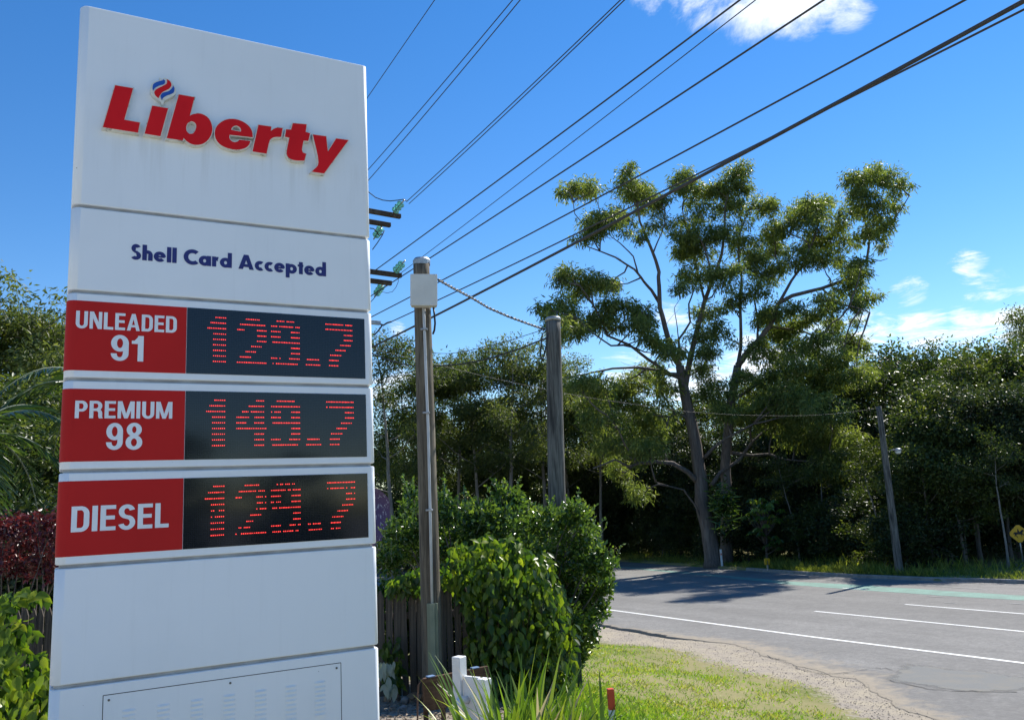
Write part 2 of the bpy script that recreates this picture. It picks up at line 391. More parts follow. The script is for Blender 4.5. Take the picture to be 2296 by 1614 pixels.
# ---------------------------------------------------------------- materials used
def m_ground():
    m, nt, b = ntree('turf_and_dirt')
    v = coords(nt)
    a = nn(nt, 'ShaderNodeAttribute'); a.attribute_name = 'dirt'
    n1 = noise(nt, v, 2.2, 6, .6); n2 = noise(nt, v, 14, 5, .65); n3 = noise(nt, v, 90, 4, .7); n4 = noise(nt, v, .5, 3)
    turf = mix(nt, ramp(nt, n2, ((.35, g3(0)), (.65, g3(1)))), (.075, .115, .02), (.17, .185, .045))
    turf = mix(nt, ramp(nt, n4, ((.35, g3(0)), (.55, g3(.85)))), turf, (.26, .225, .11))
    dirt = mix(nt, ramp(nt, n1, ((.38, g3(0)), (.62, g3(1)))), (.44, .375, .265), (.33, .285, .225))
    dirt = mix(nt, ramp(nt, n3, ((.38, g3(0)), (.66, g3(.75)))), dirt, (.20, .18, .17))
    ad = nn(nt, 'ShaderNodeMath', operation='MULTIPLY_ADD'); nt.links.new(n2, ad.inputs[0]); ad.inputs[1].default_value = .55
    nt.links.new(a.outputs['Fac'], ad.inputs[2])
    ad2 = nn(nt, 'ShaderNodeMath', operation='MULTIPLY_ADD'); nt.links.new(n1, ad2.inputs[0]); ad2.inputs[1].default_value = .55; nt.links.new(ad.outputs[0], ad2.inputs[2])
    fac = ramp(nt, ad2.outputs[0], ((.86, g3(0)), (1.06, g3(1))))
    nt.links.new(mix(nt, fac, turf, dirt), b.inputs['Base Color']); b.inputs['Roughness'].default_value = .95; b.inputs['Specular IOR Level'].default_value = .15
    bump(nt, b, mix(nt, .5, n2, n3), .6, .02); return m
def m_asphalt():
    m, nt, b = ntree('asphalt')
    v = coords(nt)
    sp_ = noise(nt, v, 22, 8, .92); md = noise(nt, v, 5, 5, .6); lg = noise(nt, v, .35, 4, .5)
    # along-road wheel tracks
    a = nn(nt, 'ShaderNodeAttribute'); a.attribute_name = 'across'
    tr = noise(nt, a.outputs['Vector'], .7, 4, .55)
    c = mix(nt, ramp(nt, sp_, ((.36, g3(0)), (.62, g3(1)))), (.15, .145, .137), (.335, .325, .308))
    c = mix(nt, ramp(nt, lg, ((.35, g3(0)), (.65, g3(.55)))), c, (.195, .188, .178))
    c = mix(nt, ramp(nt, tr, ((.40, g3(0)), (.62, g3(.6)))), c, (.165, .159, .151))
    c = mix(nt, ramp(nt, md, ((.50, g3(0)), (.72, g3(.45)))), c, (.27, .26, .24))
    c = mix(nt, ramp(nt, noise(nt, v, 1.7, 6, .7), ((.46, g3(0)), (.70, g3(.4)))), c, (.13, .127, .121))
    c = mix(nt, ramp(nt, noise(nt, v, 9, 4, .8), ((.42, g3(.3)), (.60, g3(0)))), c, (.11, .107, .102))
    sa = nn(nt, 'ShaderNodeAttribute'); sa.attribute_name = 'spill'
    su = nn(nt, 'ShaderNodeMath', operation='ADD'); nt.links.new(sa.outputs['Fac'], su.inputs[0]); nt.links.new(noise(nt, v, 3.5, 7, .7), su.inputs[1])
    c = mix(nt, ramp(nt, su.outputs[0], ((.72, g3(0)), (1.05, g3(.9)))), c, mix(nt, sp_, (.42, .35, .25), (.24, .21, .175)))
    nt.links.new(c, b.inputs['Base Color']); b.inputs['Roughness'].default_value = .88; b.inputs['Specular IOR Level'].default_value = .18
    bump(nt, b, sp_, .7, .012); return m
def m_patch():
    m, nt, b = ntree('worn_asphalt_patch')
    v = coords(nt); sp_ = noise(nt, v, 120, 3, .8); n = noise(nt, v, 2.5, 5, .6)
    c = mix(nt, ramp(nt, sp_, ((.3, g3(0)), (.7, g3(1)))), (.155, .157, .15), (.28, .28, .268))
    c = mix(nt, ramp(nt, n, ((.45, g3(0)), (.7, g3(.7)))), c, (.26, .24, .205))
    nt.links.new(c, b.inputs['Base Color']); b.inputs['Roughness'].default_value = .9; b.inputs['Specular IOR Level'].default_value = .15; bump(nt, b, sp_, .4, .005)
    fa = nn(nt, 'ShaderNodeAttribute'); fa.attribute_name = 'fade'; su = nn(nt, 'ShaderNodeMath', operation='ADD'); nt.links.new(fa.outputs['Fac'], su.inputs[0]); nt.links.new(noise(nt, v, 3, 7, .7), su.inputs[1])
    tr = nn(nt, 'ShaderNodeBsdfTransparent'); ms = nn(nt, 'ShaderNodeMixShader'); nt.links.new(ramp(nt, su.outputs[0], ((.75, g3(0)), (1.25, g3(.85)))), ms.inputs[0]); nt.links.new(tr.outputs[0], ms.inputs[1]); nt.links.new(b.outputs[0], ms.inputs[2]); nt.links.new(ms.outputs[0], nt.nodes['Material Output'].inputs[0]); return m
def m_mark(name, c, worn=.5):
    m, nt, b = ntree(name)
    v = coords(nt); n = noise(nt, v, 40, 5, .7); n2 = noise(nt, v, 2, 4)
    f = nn(nt, 'ShaderNodeMath', operation='MULTIPLY_ADD'); nt.links.new(n2, f.inputs[0]); f.inputs[1].default_value = .5; nt.links.new(n, f.inputs[2])
    nt.links.new(ramp(nt, f.outputs[0], ((worn + .25, c), (worn + .45, tuple(.45 * q + .06 for q in c)))), b.inputs['Base Color']); b.inputs['Roughness'].default_value = .8; b.inputs['Specular IOR Level'].default_value = .2; return m
M_GROUND, M_ASPH, M_PATCH = m_ground(), m_asphalt(), m_patch()
M_LINE = m_mark('white_road_paint', (.78, .78, .75), .5); M_FAINT = m_mark('worn_road_paint', (.5, .5, .48), .25); M_GREEN = m_mark('green_lane_paint', (.20, .37, .30), .36)

def m_white(name='white_sign_panel', col=(.80, .81, .82)):
    m, nt, b = ntree(name)
    streak = noise(nt, coords(nt, (9, 9, .55)), 2.2, 5, .6); blot = noise(nt, coords(nt), 1.1, 4); fine = noise(nt, coords(nt), 60, 3)
    d = tuple(q * s for q, s in zip(col, (.80, .80, .79)))
    c = mix(nt, ramp(nt, streak, ((.55, g3(0)), (.85, g3(.32)))), col, d)
    c = mix(nt, ramp(nt, blot, ((.45, g3(0)), (.8, g3(.35)))), c, (.66, .68, .69))
    # rain-washed runs below the raised letters, and a few scuffs
    sz = nn(nt, 'ShaderNodeSeparateXYZ'); nt.links.new(coords(nt), sz.inputs[0])
    mr = nn(nt, 'ShaderNodeMapRange'); nt.links.new(sz.outputs[2], mr.inputs[0]); mr.inputs[1].default_value = 4.05; mr.inputs[2].default_value = 4.62; mr.interpolation_type = 'SMOOTHSTEP'
    lt = nn(nt, 'ShaderNodeMapRange'); nt.links.new(sz.outputs[2], lt.inputs[0]); lt.inputs[1].default_value = 4.62; lt.inputs[2].default_value = 4.5
    lx = nn(nt, 'ShaderNodeMapRange'); nt.links.new(sz.outputs[0], lx.inputs[0]); lx.inputs[1].default_value = .12; lx.inputs[2].default_value = .3
    ml = nn(nt, 'ShaderNodeMath', operation='MULTIPLY'); lm2 = nn(nt, 'ShaderNodeMath', operation='MULTIPLY'); nt.links.new(lt.outputs[0], lm2.inputs[0]); nt.links.new(lx.outputs[0], lm2.inputs[1]); nt.links.new(mr.outputs[0], ml.inputs[0]); nt.links.new(lm2.outputs[0], ml.inputs[1])
    ml2 = nn(nt, 'ShaderNodeMath', operation='MULTIPLY'); nt.links.new(ml.outputs[0], ml2.inputs[0]); nt.links.new(ramp(nt, noise(nt, coords(nt, (1, 1, .06)), 9, 4, .6), ((.48, g3(0)), (.68, g3(.6)))), ml2.inputs[1])
    c = mix(nt, ml2.outputs[0], c, (.56, .55, .52))
    c = mix(nt, ramp(nt, noise(nt, coords(nt), 26, 2, .5), ((.775, g3(0)), (.79, g3(.8)))), c, (.25, .25, .25))
    nt.links.new(c, b.inputs['Base Color']); b.inputs['Roughness'].default_value = .5; b.inputs['Specular IOR Level'].default_value = .28
    bump(nt, b, mix(nt, .9, fine, noise(nt, coords(nt), 1.6, 2)), .06, .02); return m
M_WHITE = m_white()
M_GASKET = mat('joint_strip', (.42, .42, .41), (.28, .27, .26), 6, .6)
M_RED = mat('red_vinyl', (.52, .018, .016), (.46, .016, .014), 1.3, .6, spec=.15)
M_LETTER_RED = mat('red_letter_face', (.72, .012, .016), (.64, .010, .014), 2.2, .6, spec=.15)
def m_cream():
    m, nt, b = ntree('cream_letter_return')
    n = noise(nt, coords(nt), 16, 5, .65); n2 = noise(nt, coords(nt), 45, 4, .6)
    c = mix(nt, ramp(nt, n, ((.58, g3(0)), (.70, g3(1)))), (.72, .69, .60), (.17, .10, .05))
    c = mix(nt, ramp(nt, n2, ((.55, g3(0)), (.75, g3(.5)))), c, (.40, .36, .28))
    nt.links.new(c, b.inputs['Base Color']); b.inputs['Roughness'].default_value = .6; return m
M_CREAM = m_cream()
M_BLUE = mat('blue_letter_face', (.012, .085, .42), (.010, .07, .35), 3, .45); M_NAVY = mat('navy_vinyl', (.014, .018, .13), (.018, .024, .16), 3, .5)
M_PRINT = mat('white_vinyl_print', (.80, .80, .80), (.72, .72, .73), 3, .5)
def m_screen():
    m, nt, b = ntree('display_window')
    tc = nn(nt, 'ShaderNodeTexCoord'); mp = nn(nt, 'ShaderNodeMapping'); mp.inputs['Scale'].default_value = (1 / .0113,) * 3; nt.links.new(tc.outputs['Object'], mp.inputs[0])
    fr = nn(nt, 'ShaderNodeVectorMath', operation='FRACTION'); nt.links.new(mp.outputs[0], fr.inputs[0])
    sx = nn(nt, 'ShaderNodeSeparateXYZ'); nt.links.new(fr.outputs[0], sx.inputs[0])
    ax = nn(nt, 'ShaderNodeMath', operation='PINGPONG'); nt.links.new(sx.outputs[0], ax.inputs[0]); ax.inputs[1].default_value = .5
    az = nn(nt, 'ShaderNodeMath', operation='PINGPONG'); nt.links.new(sx.outputs[2], az.inputs[0]); az.inputs[1].default_value = .5
    mn = nn(nt, 'ShaderNodeMath', operation='MINIMUM'); nt.links.new(ax.outputs[0], mn.inputs[0]); nt.links.new(az.outputs[0], mn.inputs[1])
    n = noise(nt, coords(nt), 3, 5)
    c = mix(nt, ramp(nt, mn.outputs[0], ((.10, g3(0)), (.2, g3(1)))), (.015, .018, .024), (.0055, .0075, .011))
    c = mix(nt, ramp(nt, n, ((.55, g3(0)), (.8, g3(.35)))), c, (.018, .018, .018))
    nt.links.new(c, b.inputs['Base Color']); b.inputs['Roughness'].default_value = .07; b.inputs['IOR'].default_value = 1.5; b.inputs['Specular IOR Level'].default_value = .5
    bump(nt, b, noise(nt, coords(nt), 2.5, 2), .03, .02); return m
M_SCREEN = m_screen()
def m_emit(name, c, s):
    m, nt, b = ntree(name); b.inputs['Base Color'].default_value = (c[0] * .3, c[1] * .3, c[2] * .3, 1); b.inputs['Emission Color'].default_value = c + (1,); b.inputs['Emission Strength'].default_value = s; b.inputs['Roughness'].default_value = .3; return m
M_LED = m_emit('lit_red_led', (1.0, .05, .045), 1.45)
M_DARK = mat('dark_slot', (.012, .012, .013), None, 3, .7)
M_SCREW = mat('screw_head', (.08, .08, .08), (.15, .14, .13), 30, .5, metal=.6)
def m_wood(name, a, b_, c_, sc=1.0, vert=True):
    m, nt, b = ntree(name)
    st = (7 * sc, 7 * sc, .35 * sc) if vert else (.35 * sc, 7 * sc, 7 * sc)
    g = noise(nt, coords(nt, st), 4.5, 7, .65, .4); big = noise(nt, coords(nt, (4, 4, .45)), 1.9, 5, .6); fin = noise(nt, coords(nt, (st[0] * 4, st[1] * 4, st[2] * 4)), 4, 4, .7)
    c = mix(nt, ramp(nt, g, ((.40, g3(0)), (.60, g3(1)))), a, b_)
    c = mix(nt, ramp(nt, big, ((.50, g3(0)), (.64, g3(.85)))), c, c_)
    nt.links.new(c, b.inputs['Base Color']); b.inputs['Roughness'].default_value = .85; b.inputs['Specular IOR Level'].default_value = .25
    bump(nt, b, mix(nt, .5, g, fin), .7, .012); return m
M_POLE = m_wood('treated_pine_pole', (.17, .143, .105), (.07, .058, .044), (.23, .20, .15))
M_OLD = m_wood('weathered_grey_pole', (.185, .18, .162), (.07, .068, .062), (.026, .026, .026))
M_PICKET = m_wood('weathered_picket', (.115, .095, .075), (.055, .046, .038), (.15, .13, .11))
M_XARM = m_wood('dark_hardwood', (.075, .055, .042), (.04, .03, .024), (.10, .08, .06), vert=False)
M_PLANK = m_wood('stained_board', (.10, .058, .034), (.055, .032, .02), (.12, .075, .045), vert=False)
M_GALV = mat('galvanised_steel', (.42, .43, .44), (.28, .29, .30), 8, .45, metal=.7)
M_BOX = mat('grey_enclosure', (.66, .65, .60), (.58, .57, .53), 3, .5)
M_CONDUIT = mat('grey_conduit', (.52, .53, .54), (.44, .45, .46), 6, .5)
M_COVER = mat('green_cable_cover', (.20, .235, .165), (.15, .18, .125), 5, .6)
M_CABLE = mat('black_cable', (.012, .012, .014), (.02, .02, .022), 20, .6)
M_WIRE = mat('dull_wire', (.035, .033, .04), (.05, .048, .05), 5, .6)
M_CONC = mat('kerb_concrete', (.30, .285, .26), (.19, .18, .165), 4, .9, bmp=.4)
M_POST = mat('white_painted_timber', (.78, .78, .77), (.68, .67, .65), 6, .5)
M_ORANGE = mat('orange_band', (.62, .075, .02), (.55, .06, .018), 8, .5)
M_RUST = mat('rusty_rod', (.14, .075, .045), (.07, .04, .03), 20, .8)
M_BRKT = mat('blue_bracket', (.16, .26, .42), (.12, .2, .34), 10, .5)
M_YEL = mat('yellow_sign_face', (.74, .40, .012), (.66, .35, .01), 5, .45)
M_BLACK = mat('black_print', (.012, .012, .012), None, 5, .6)
M_ROCK = mat('brown_rock', (.26, .165, .09), (.14, .105, .075), 7, .9, bmp=.8)
M_ROCKG = mat('grey_rock', (.25, .23, .21), (.13, .12, .115), 7, .9, bmp=.8)
M_MULCH = mat('wood_chip', (.30, .24, .18), (.14, .11, .085), 2, .9)
M_BARK = m_wood('gum_bark', (.15, .125, .11), (.085, .07, .065), (.19, .165, .145))
M_BARKD = m_wood('dark_bark', (.12, .10, .085), (.06, .05, .045), (.18, .16, .14))
M_BARKP = m_wood('pale_bark', (.24, .22, .195), (.14, .125, .115), (.29, .27, .24))

L_GUM = leaf_mat('gum_leaf', (.060, .095, .030), (.135, .18, .052), (.27, .30, .10), .42, .50, (1.4, 1.45, .55), spec=.35)
L_GUM2 = leaf_mat('far_gum_leaf', (.038, .058, .022), (.085, .115, .036), (.19, .21, .075), .48, .42, spec=.35)
L_DARK = leaf_mat('dark_glossy_leaf', (.013, .026, .010), (.032, .052, .017), (.085, .105, .035), .42, .30, spec=.4)
L_MID = leaf_mat('scrub_leaf', (.022, .040, .013), (.058, .088, .023), (.15, .17, .045), .40, .42, spec=.4)
L_SHRUB = leaf_mat('shrub_leaf', (.030, .066, .018), (.068, .135, .032), (.20, .29, .06), .24, .42, (1.45, 1.4, .55), spec=.6)
L_VINE = leaf_mat('vine_leaf', (.030, .070, .013), (.070, .135, .019), (.21, .28, .027), .34, .56)
L_LIME = leaf_mat('lime_sunlit_vine_leaf', (.075, .12, .012), (.15, .22, .018), (.32, .36, .030), .36, .52)  # left vine's leaves, and sunlit tone painted onto the right vine's top
L_RED = leaf_mat('red_leaf', (.035, .011, .012), (.095, .018, .020), (.22, .06, .055), .32, .3, (1.5, .6, .5), .6)
L_PALM = leaf_mat('palm_leaflet', (.018, .045, .013), (.042, .085, .025), (.11, .16, .05), .3, .35, spec=.55)
L_PALMDRY = leaf_mat('dry_palm_leaflet', (.22, .17, .10), (.36, .29, .18), (.45, .38, .26), .6, .3, (1, .9, .7))
L_GRASS = leaf_mat('lawn_blade', (.11, .20, .02), (.20, .34, .03), (.42, .38, .13), .42, .45)
L_VERGE = leaf_mat('verge_grass_blade', (.09, .13, .025), (.17, .21, .04), (.34, .36, .09), .5, .5)
L_STRAP = leaf_mat('strap_leaf', (.055, .11, .018), (.12, .20, .03), (.30, .34, .06), .34, .45)
L_STRAPDRY = leaf_mat('dry_strap_leaf', (.34, .28, .16), (.46, .39, .24), (.6, .52, .34), .6, .4, (1, .95, .8))
L_SILVER = leaf_mat('silver_leaf', (.22, .27, .22), (.30, .35, .30), (.42, .46, .40), .5, .3)

# ---------------------------------------------------------------- the ground, road and markings
def build_ground():
    ss = np.unique(np.concatenate([[-700, -400, -200, -120, -80, -60, -45, -35, -25], np.arange(-20, 2, 1.0), np.arange(2, 34, .4), np.arange(34, 90, 1.2), [95, 105, 120, 140, 170, 220, 300, 450, 700, 1200]]))
    vn = np.unique(np.concatenate([[-700, -300, -120, -60, -40, -30, -24, -20], np.arange(-17, 0, .4), [-.15, 0]]))
    vf = np.concatenate([[0.02, .2], np.arange(.6, 8, .8), [9, 11, 13, 16, 20, 26, 34, 45, 60, 90, 150, 300, 700, 1500]])
    V = []; D = []
    rng = np.random.default_rng(3)
    for s in ss:
        e = float(edge_p(s)); k = float(kerb_p(s))
        p = np.concatenate([e + vn, [e + .3, (e + k) / 2, k - .02], k + vf])
        x, y = xy(s, p); z = ground_z(x, y)
        V.append(np.stack([x, y, z], 1))
        d = np.full(len(p), -.2)
        # bare, gravelly strip beside the bitumen
        wid = np.interp(s, [0, 7, 10, 14, 18, 24, 40], [.6, .8, 1.2, 1.9, 2.5, 3.2, 3.2])
        nearm = p <= e + .5
        d = np.where(nearm, np.clip(.62 - .55 * np.maximum(0, (e - p) / wid - .35), -.3, .62), d)
        far = p > k - .05
        d = np.where(far, .0, d)
        # bare mulched ground by the fence and under the shrubs
        bed = (p < 5.2) & (s > 5) & (y < 16); d = np.where(bed & (p < 3.9 + .2 * np.sin(s)), .5, d)
        D.append(d)
    V = np.array(V); nr, nc, _ = V.shape
    i = np.arange(nr - 1)[:, None] * nc + np.arange(nc - 1)[None, :]; i = i.ravel()
    F = np.stack([i, i + 1, i + nc + 1, i + nc], 1)
    # orientation upward
    me = np_mesh('ground', V.reshape(-1, 3), F[:, ::-1], smooth=True)
    a = me.attributes.new('dirt', 'FLOAT', 'POINT'); a.data.foreach_set('value', np.array(D, np.float32).ravel())
    tag(link('ground', me, M_GROUND), kind='structure')
build_ground()
def unseen_forecourt():
    # service station's unseen concrete apron behind the viewer, added for grey bounce light
    ss = np.linspace(-45, 4.2, 50); V = []; pp = np.linspace(-32, 2.2, 36)
    for s in ss:
        x, y = xy(s, pp); V.append(np.stack([x, y, ground_z(x, y) + .03], 1))
    V = np.array(V); nr, nc, _ = V.shape; i = (np.arange(nr - 1)[:, None] * nc + np.arange(nc - 1)[None, :]).ravel()
    tag(link('unseen_forecourt', np_mesh('unseen_forecourt', V.reshape(-1, 3), np.stack([i, i + nc, i + nc + 1, i + 1], 1)), mat('forecourt_concrete', (.42, .42, .41), (.33, .33, .325), 1.5, .9)), kind='structure')
unseen_forecourt()
def build_road():
    rng = np.random.default_rng(5)
    ss = np.unique(np.concatenate([[-700, -300, -120, -60, -40, -30], np.arange(-20, 0, 1.0), np.arange(0, 36, .12), np.arange(36, 120, 1.0), [130, 160, 220, 300, 450, 700]]))
    V = []; U = []; SPL = []
    for j, s in enumerate(ss):
        e = float(edge_p(s)) + (.05 * math.sin(s * 2.1) + .04 * math.sin(s * 5.3 + 1) + rng.normal() * .03 if 0 < s < 40 else 0); k = float(kerb_p(s))
        p = np.array([e - .02, e, e + .04, e + .25, e + .6, e + 1.0] + list(np.linspace(e + 1.5, k - .4, 12)) + [k])
        x, y = xy(s, p); z = rp(x, y); z[0] -= .12; z[1] -= .008
        V.append(np.stack([x, y, z], 1)); U.append(np.stack([np.full(len(p), s * .06), p, p * 0], 1)); SPL.append(.62 * np.exp(-(p - e) / (.35 + .5 * math.exp(-((s - 13) / 4) ** 2))) * np.interp(s, [-5, 4, 8, 17, 22, 40], [.5, .8, 1, 1, .55, .4]))
    V = np.array(V); nr, nc, _ = V.shape
    i = (np.arange(nr - 1)[:, None] * nc + np.arange(nc - 1)[None, :]).ravel()
    F = np.stack([i, i + nc, i + nc + 1, i + 1], 1)
    me = np_mesh('road', V.reshape(-1, 3), F)
    a = me.attributes.new('across', 'FLOAT_VECTOR', 'POINT'); a.data.foreach_set('vector', np.array(U, np.float32).ravel())
    a = me.attributes.new('spill', 'FLOAT', 'POINT'); a.data.foreach_set('value', np.array(SPL, np.float32).ravel())
    tag(link('road', me, M_ASPH), kind='structure')
build_road()
def ribbon(name, pts, w, m, lift=.004, w2=None):
    """a painted strip along ground points (s,p)"""
    P = np.array(pts, float); n = max(8, int(np.linalg.norm(P[-1] - P[0]) / .5)); t = np.linspace(0, 1, n)
    d = np.concatenate([[0], np.cumsum(np.linalg.norm(np.diff(P, axis=0), axis=1))]); d /= d[-1]
    Q = np.stack([np.interp(t, d, P[:, 0]), np.interp(t, d, P[:, 1])], 1)
    V = []
    for k, (s, p) in enumerate(Q):
        ww = w if w2 is None else w + (w2 - w) * t[k]
        for o in (-ww / 2, ww / 2):
            x, y = xy(s, p + o); V.append((x, y, rp(x, y) + lift))
    F = np.array([(2 * k, 2 * k + 2, 2 * k + 3, 2 * k + 1) for k in range(n - 1)])
    return tag(link(name, np_mesh(name, np.array(V), F), m), kind='structure')
def px_line(*q): return [sp(hit(*a)) for a in q]
e_ = px_line((1337, 1362.7), (1827, 1428), (2296, 1486))
sl_ = (e_[2][1] - e_[0][1]) / (e_[2][0] - e_[0][0])
ribbon('edge_line', [(q, e_[0][1] + float(bend(q))) for q in (88, 80, 72, 66, 60, 54)] + [e_[0], e_[1], e_[2], (e_[2][0] - 12, e_[2][1])], .12, M_LINE)
a_ = px_line((1827, 1369.7), (2296, 1415.4)); ribbon('lane_line', [a_[0], a_[1], (a_[1][0] - 9, a_[1][1])], .11, M_LINE)
a_ = px_line((2029.5, 1354.3), (2296, 1375.8)); ribbon('lane_line', [a_[0], a_[1], (a_[1][0] - 9, a_[1][1])], .10, M_LINE)
g_ = [((1330, 1264.5), (1330, 1266.5)), ((1594, 1287), (1594, 1291)), ((1770, 1303), (1770, 1310.4)), ((1946, 1312), (1946, 1323.5)), ((2122, 1324.4), (2122, 1335.6)), ((2296, 1335), (2296, 1345.5)), ]
gs = [(sp(hit(*a)), sp(hit(*b))) for a, b in g_]
gV = []
for (a, b) in gs + [((gs[-1][0][0] - 15, gs[-1][0][1] - .2), (gs[-1][1][0] - 15, gs[-1][1][1] - .2))]:
    for q in (b, a):
        x, y = xy(*q); gV.append((x, y, rp(x, y) + .004))
link('bike_lane', np_mesh('bike_lane', np.array(gV), np.array([(2 * k, 2 * k + 2, 2 * k + 3, 2 * k + 1)[::-1] for k in range(len(gV) // 2 - 1)])), M_GREEN)['kind'] = 'structure'
for q0, q1, w, m in (((1889, 1318.2), (1944, 1321.4), .10, M_LINE), ((1960, 1313.5), (2010, 1317), .09, M_FAINT), ((2078, 1336.2), (2122, 1339), .09, M_FAINT), ((2117, 1350.5), (2146, 1352.5), .08, M_FAINT), ((2262, 1352), (2330, 1357), .09, M_FAINT), ((1960, 1304.5), (2210, 1321.5), .09, M_FAINT)):
    ribbon('lane_dash', px_line(q0, q1), w, m, .0085)
def patch():
    cx, cy = 2150, 1522; N_ = 32; V = []; fade = []
    for f, al in ((0, 1), (.35, 1), (.7, .8), (1.0, .35), (1.25, 0)):
        for k in range(N_):
            a = 2 * math.pi * k / N_; rx = 165 + 22 * math.sin(3 * a + 1); ry = 26 + 6 * math.sin(2 * a + .4) + 3 * math.sin(5 * a)
            q = hit(cx + f * rx * math.cos(a), cy + f * (ry * math.sin(a) + 8 * math.cos(a))); V.append((q[0], q[1], rp(q[0], q[1]) + .004)); fade.append(al)
    F = np.array([(i * N_ + j, i * N_ + (j + 1) % N_, (i + 1) * N_ + (j + 1) % N_, (i + 1) * N_ + j)[::-1] for i in range(4) for j in range(N_)])
    me = np_mesh('road_patch', np.array(V), F); a = me.attributes.new('fade', 'FLOAT', 'POINT'); a.data.foreach_set('value', np.array(fade, np.float32))
    tag(link('road_patch', me, M_PATCH), kind='structure')
patch()
def cracks():
    rng = np.random.default_rng(8); mb = MB()
    for path in (((1830, 1512), (1900, 1507), (1965, 1497), (2010, 1501)), ((1990, 1524), (2080, 1545), (2180, 1550), (2300, 1552)), ((1720, 1470), (1790, 1497), (1850, 1513))):
        P = []
        for a, b in zip(path[:-1], path[1:]):
            for t in np.linspace(0, 1, 7)[:-1]: P.append((a[0] + (b[0] - a[0]) * t + rng.normal() * 2.5, a[1] + (b[1] - a[1]) * t + rng.normal() * .9))
        V = []
        for q in P:
            h = hit(*q); s, p = sp(h); w = rng.uniform(.004, .016)
            for o in (-w, w): x, y = xy(s + o * .5, p + o); V.append((x, y, rp(x, y) + .0085))
        mb.add(V, [(2 * k, 2 * k + 2, 2 * k + 3, 2 * k + 1) for k in range(len(P) - 1)])
    tag(mb.build('road_crack', M_DARK), kind='structure')
cracks()
def kerb():
    ss = np.concatenate([[_ks[1] + .3, _ks[1] + 1, _ks[2]], np.arange(_k[0][0], 33.5, .6)]); tops = []
    mb = MB(); V = []
    for s in ss:
        k = float(kerb_p(s))
        for dp, dz in ((-.02, -.06), (0.0, .10), (.025, .13), (.15, .135), (.17, .08)):
            x, y = xy(s, k + dp); V.append((x, y, rp(x, y) + dz))
    n = len(ss); F = []
    for i in range(n - 1):
        for j in range(4): F.append((i * 5 + j, i * 5 + j + 1, i * 5 + 6 + j, i * 5 + 5 + j))
    mb.add(V, F); o = mb.build('kerb', M_CONC); tag(o, kind='structure')
    V = []
    for s in ss:
        k = float(kerb_p(s))
        for dp in (-.38, -.021):
            x, y = xy(s, k + dp); V.append((x, y, rp(x, y) + .006))
    tag(MB().add(V, [(2 * i, 2 * i + 1, 2 * i + 3, 2 * i + 2) for i in range(n - 1)]).build('gutter', M_CONC), kind='structure')
kerb()

# ---------------------------------------------------------------- the price sign
H_ = ray(4568, 960); SRZ = math.atan2(H_[1], H_[0]); P0 = at(130, 1187, 4.96)
SG = gz(P0[0] + .9, P0[1] + .6) - .05
sign = empty('price_sign', (P0[0], P0[1], SG), SRZ, 'tall white fuel price sign with red price plates and red raised lettering', 'sign')
ZB = -SG                                       # eye height in the sign's own frame
TH = .32
def profile(x0, x1, rl=.055, rr=.03, out=0, th=TH, right_round=True):
    P = []
    for (cx, cy, r, a0) in ((x1 - rr, rr, rr, -90), (x1 - rr, th - rr, rr, 0), (x0 + rl, th - rl, rl, 90), (x0 + rl, rl, rl, 180)):
        for k in range(7):
            a = R(a0 + 15 * k); P.append((cx + (r + out) * math.cos(a), cy + (r + out) * math.sin(a)))
    return P
JZ = [3.432, 2.029, 1.465, .908, .345, -.217, -.895, SG + .02]
SW = 1.972; GAP = .011
for i in range(7):
    prof = profile(-.008, SW)
    me = MB().prism(prof, ZB + JZ[i + 1] + (GAP if i < 6 else 0), ZB + JZ[i] - (GAP if i else 0), .006).mesh('panel'); smooth_by_angle(me, 50)
    o = link('panel', me, M_WHITE, sign)
MB().prism(profile(.012, SW - .02, .05, .03, 0, TH - .04), .02, ZB + 3.4).build('core', M_GASKET, sign).location = (0, .02, 0)
def smooth_outline(P, keep=50, it=2):
    P = [np.array(q) for q in P]
    sharp = []
    n = len(P)
    for i in range(n):
        a = P[i] - P[i - 1]; b = P[(i + 1) % n] - P[i]; c = np.degrees(np.arccos(np.clip(a @ b / (np.linalg.norm(a) * np.linalg.norm(b)), -1, 1))); sharp.append(c > keep)
    out = []
    for i in range(n):
        p0, p1, p2, p3 = P[i - 1], P[i], P[(i + 1) % n], P[(i + 2) % n]
        if sharp[i] and sharp[(i + 1) % n]: out.append(p1); continue
        t1 = (p2 - p0) * .5 if not sharp[i] else (p2 - p1) * .9; t2 = (p3 - p1) * .5 if not sharp[(i + 1) % n] else (p2 - p1) * .9
        # limit tangents to the span
        L = np.linalg.norm(p2 - p1)
        for t in (t1, t2):
            m_ = np.linalg.norm(t)
            if m_ > L * 1.2: t *= L * 1.2 / m_
        for u in (0, .25, .5, .75):
            h00 = 2 * u**3 - 3 * u**2 + 1; h10 = u**3 - 2 * u**2 + u; h01 = -2 * u**3 + 3 * u**2; h11 = u**3 - u**2
            out.append(h00 * p1 + h10 * t1 + h01 * p2 + h11 * t2)
    return [tuple(q) for q in out]
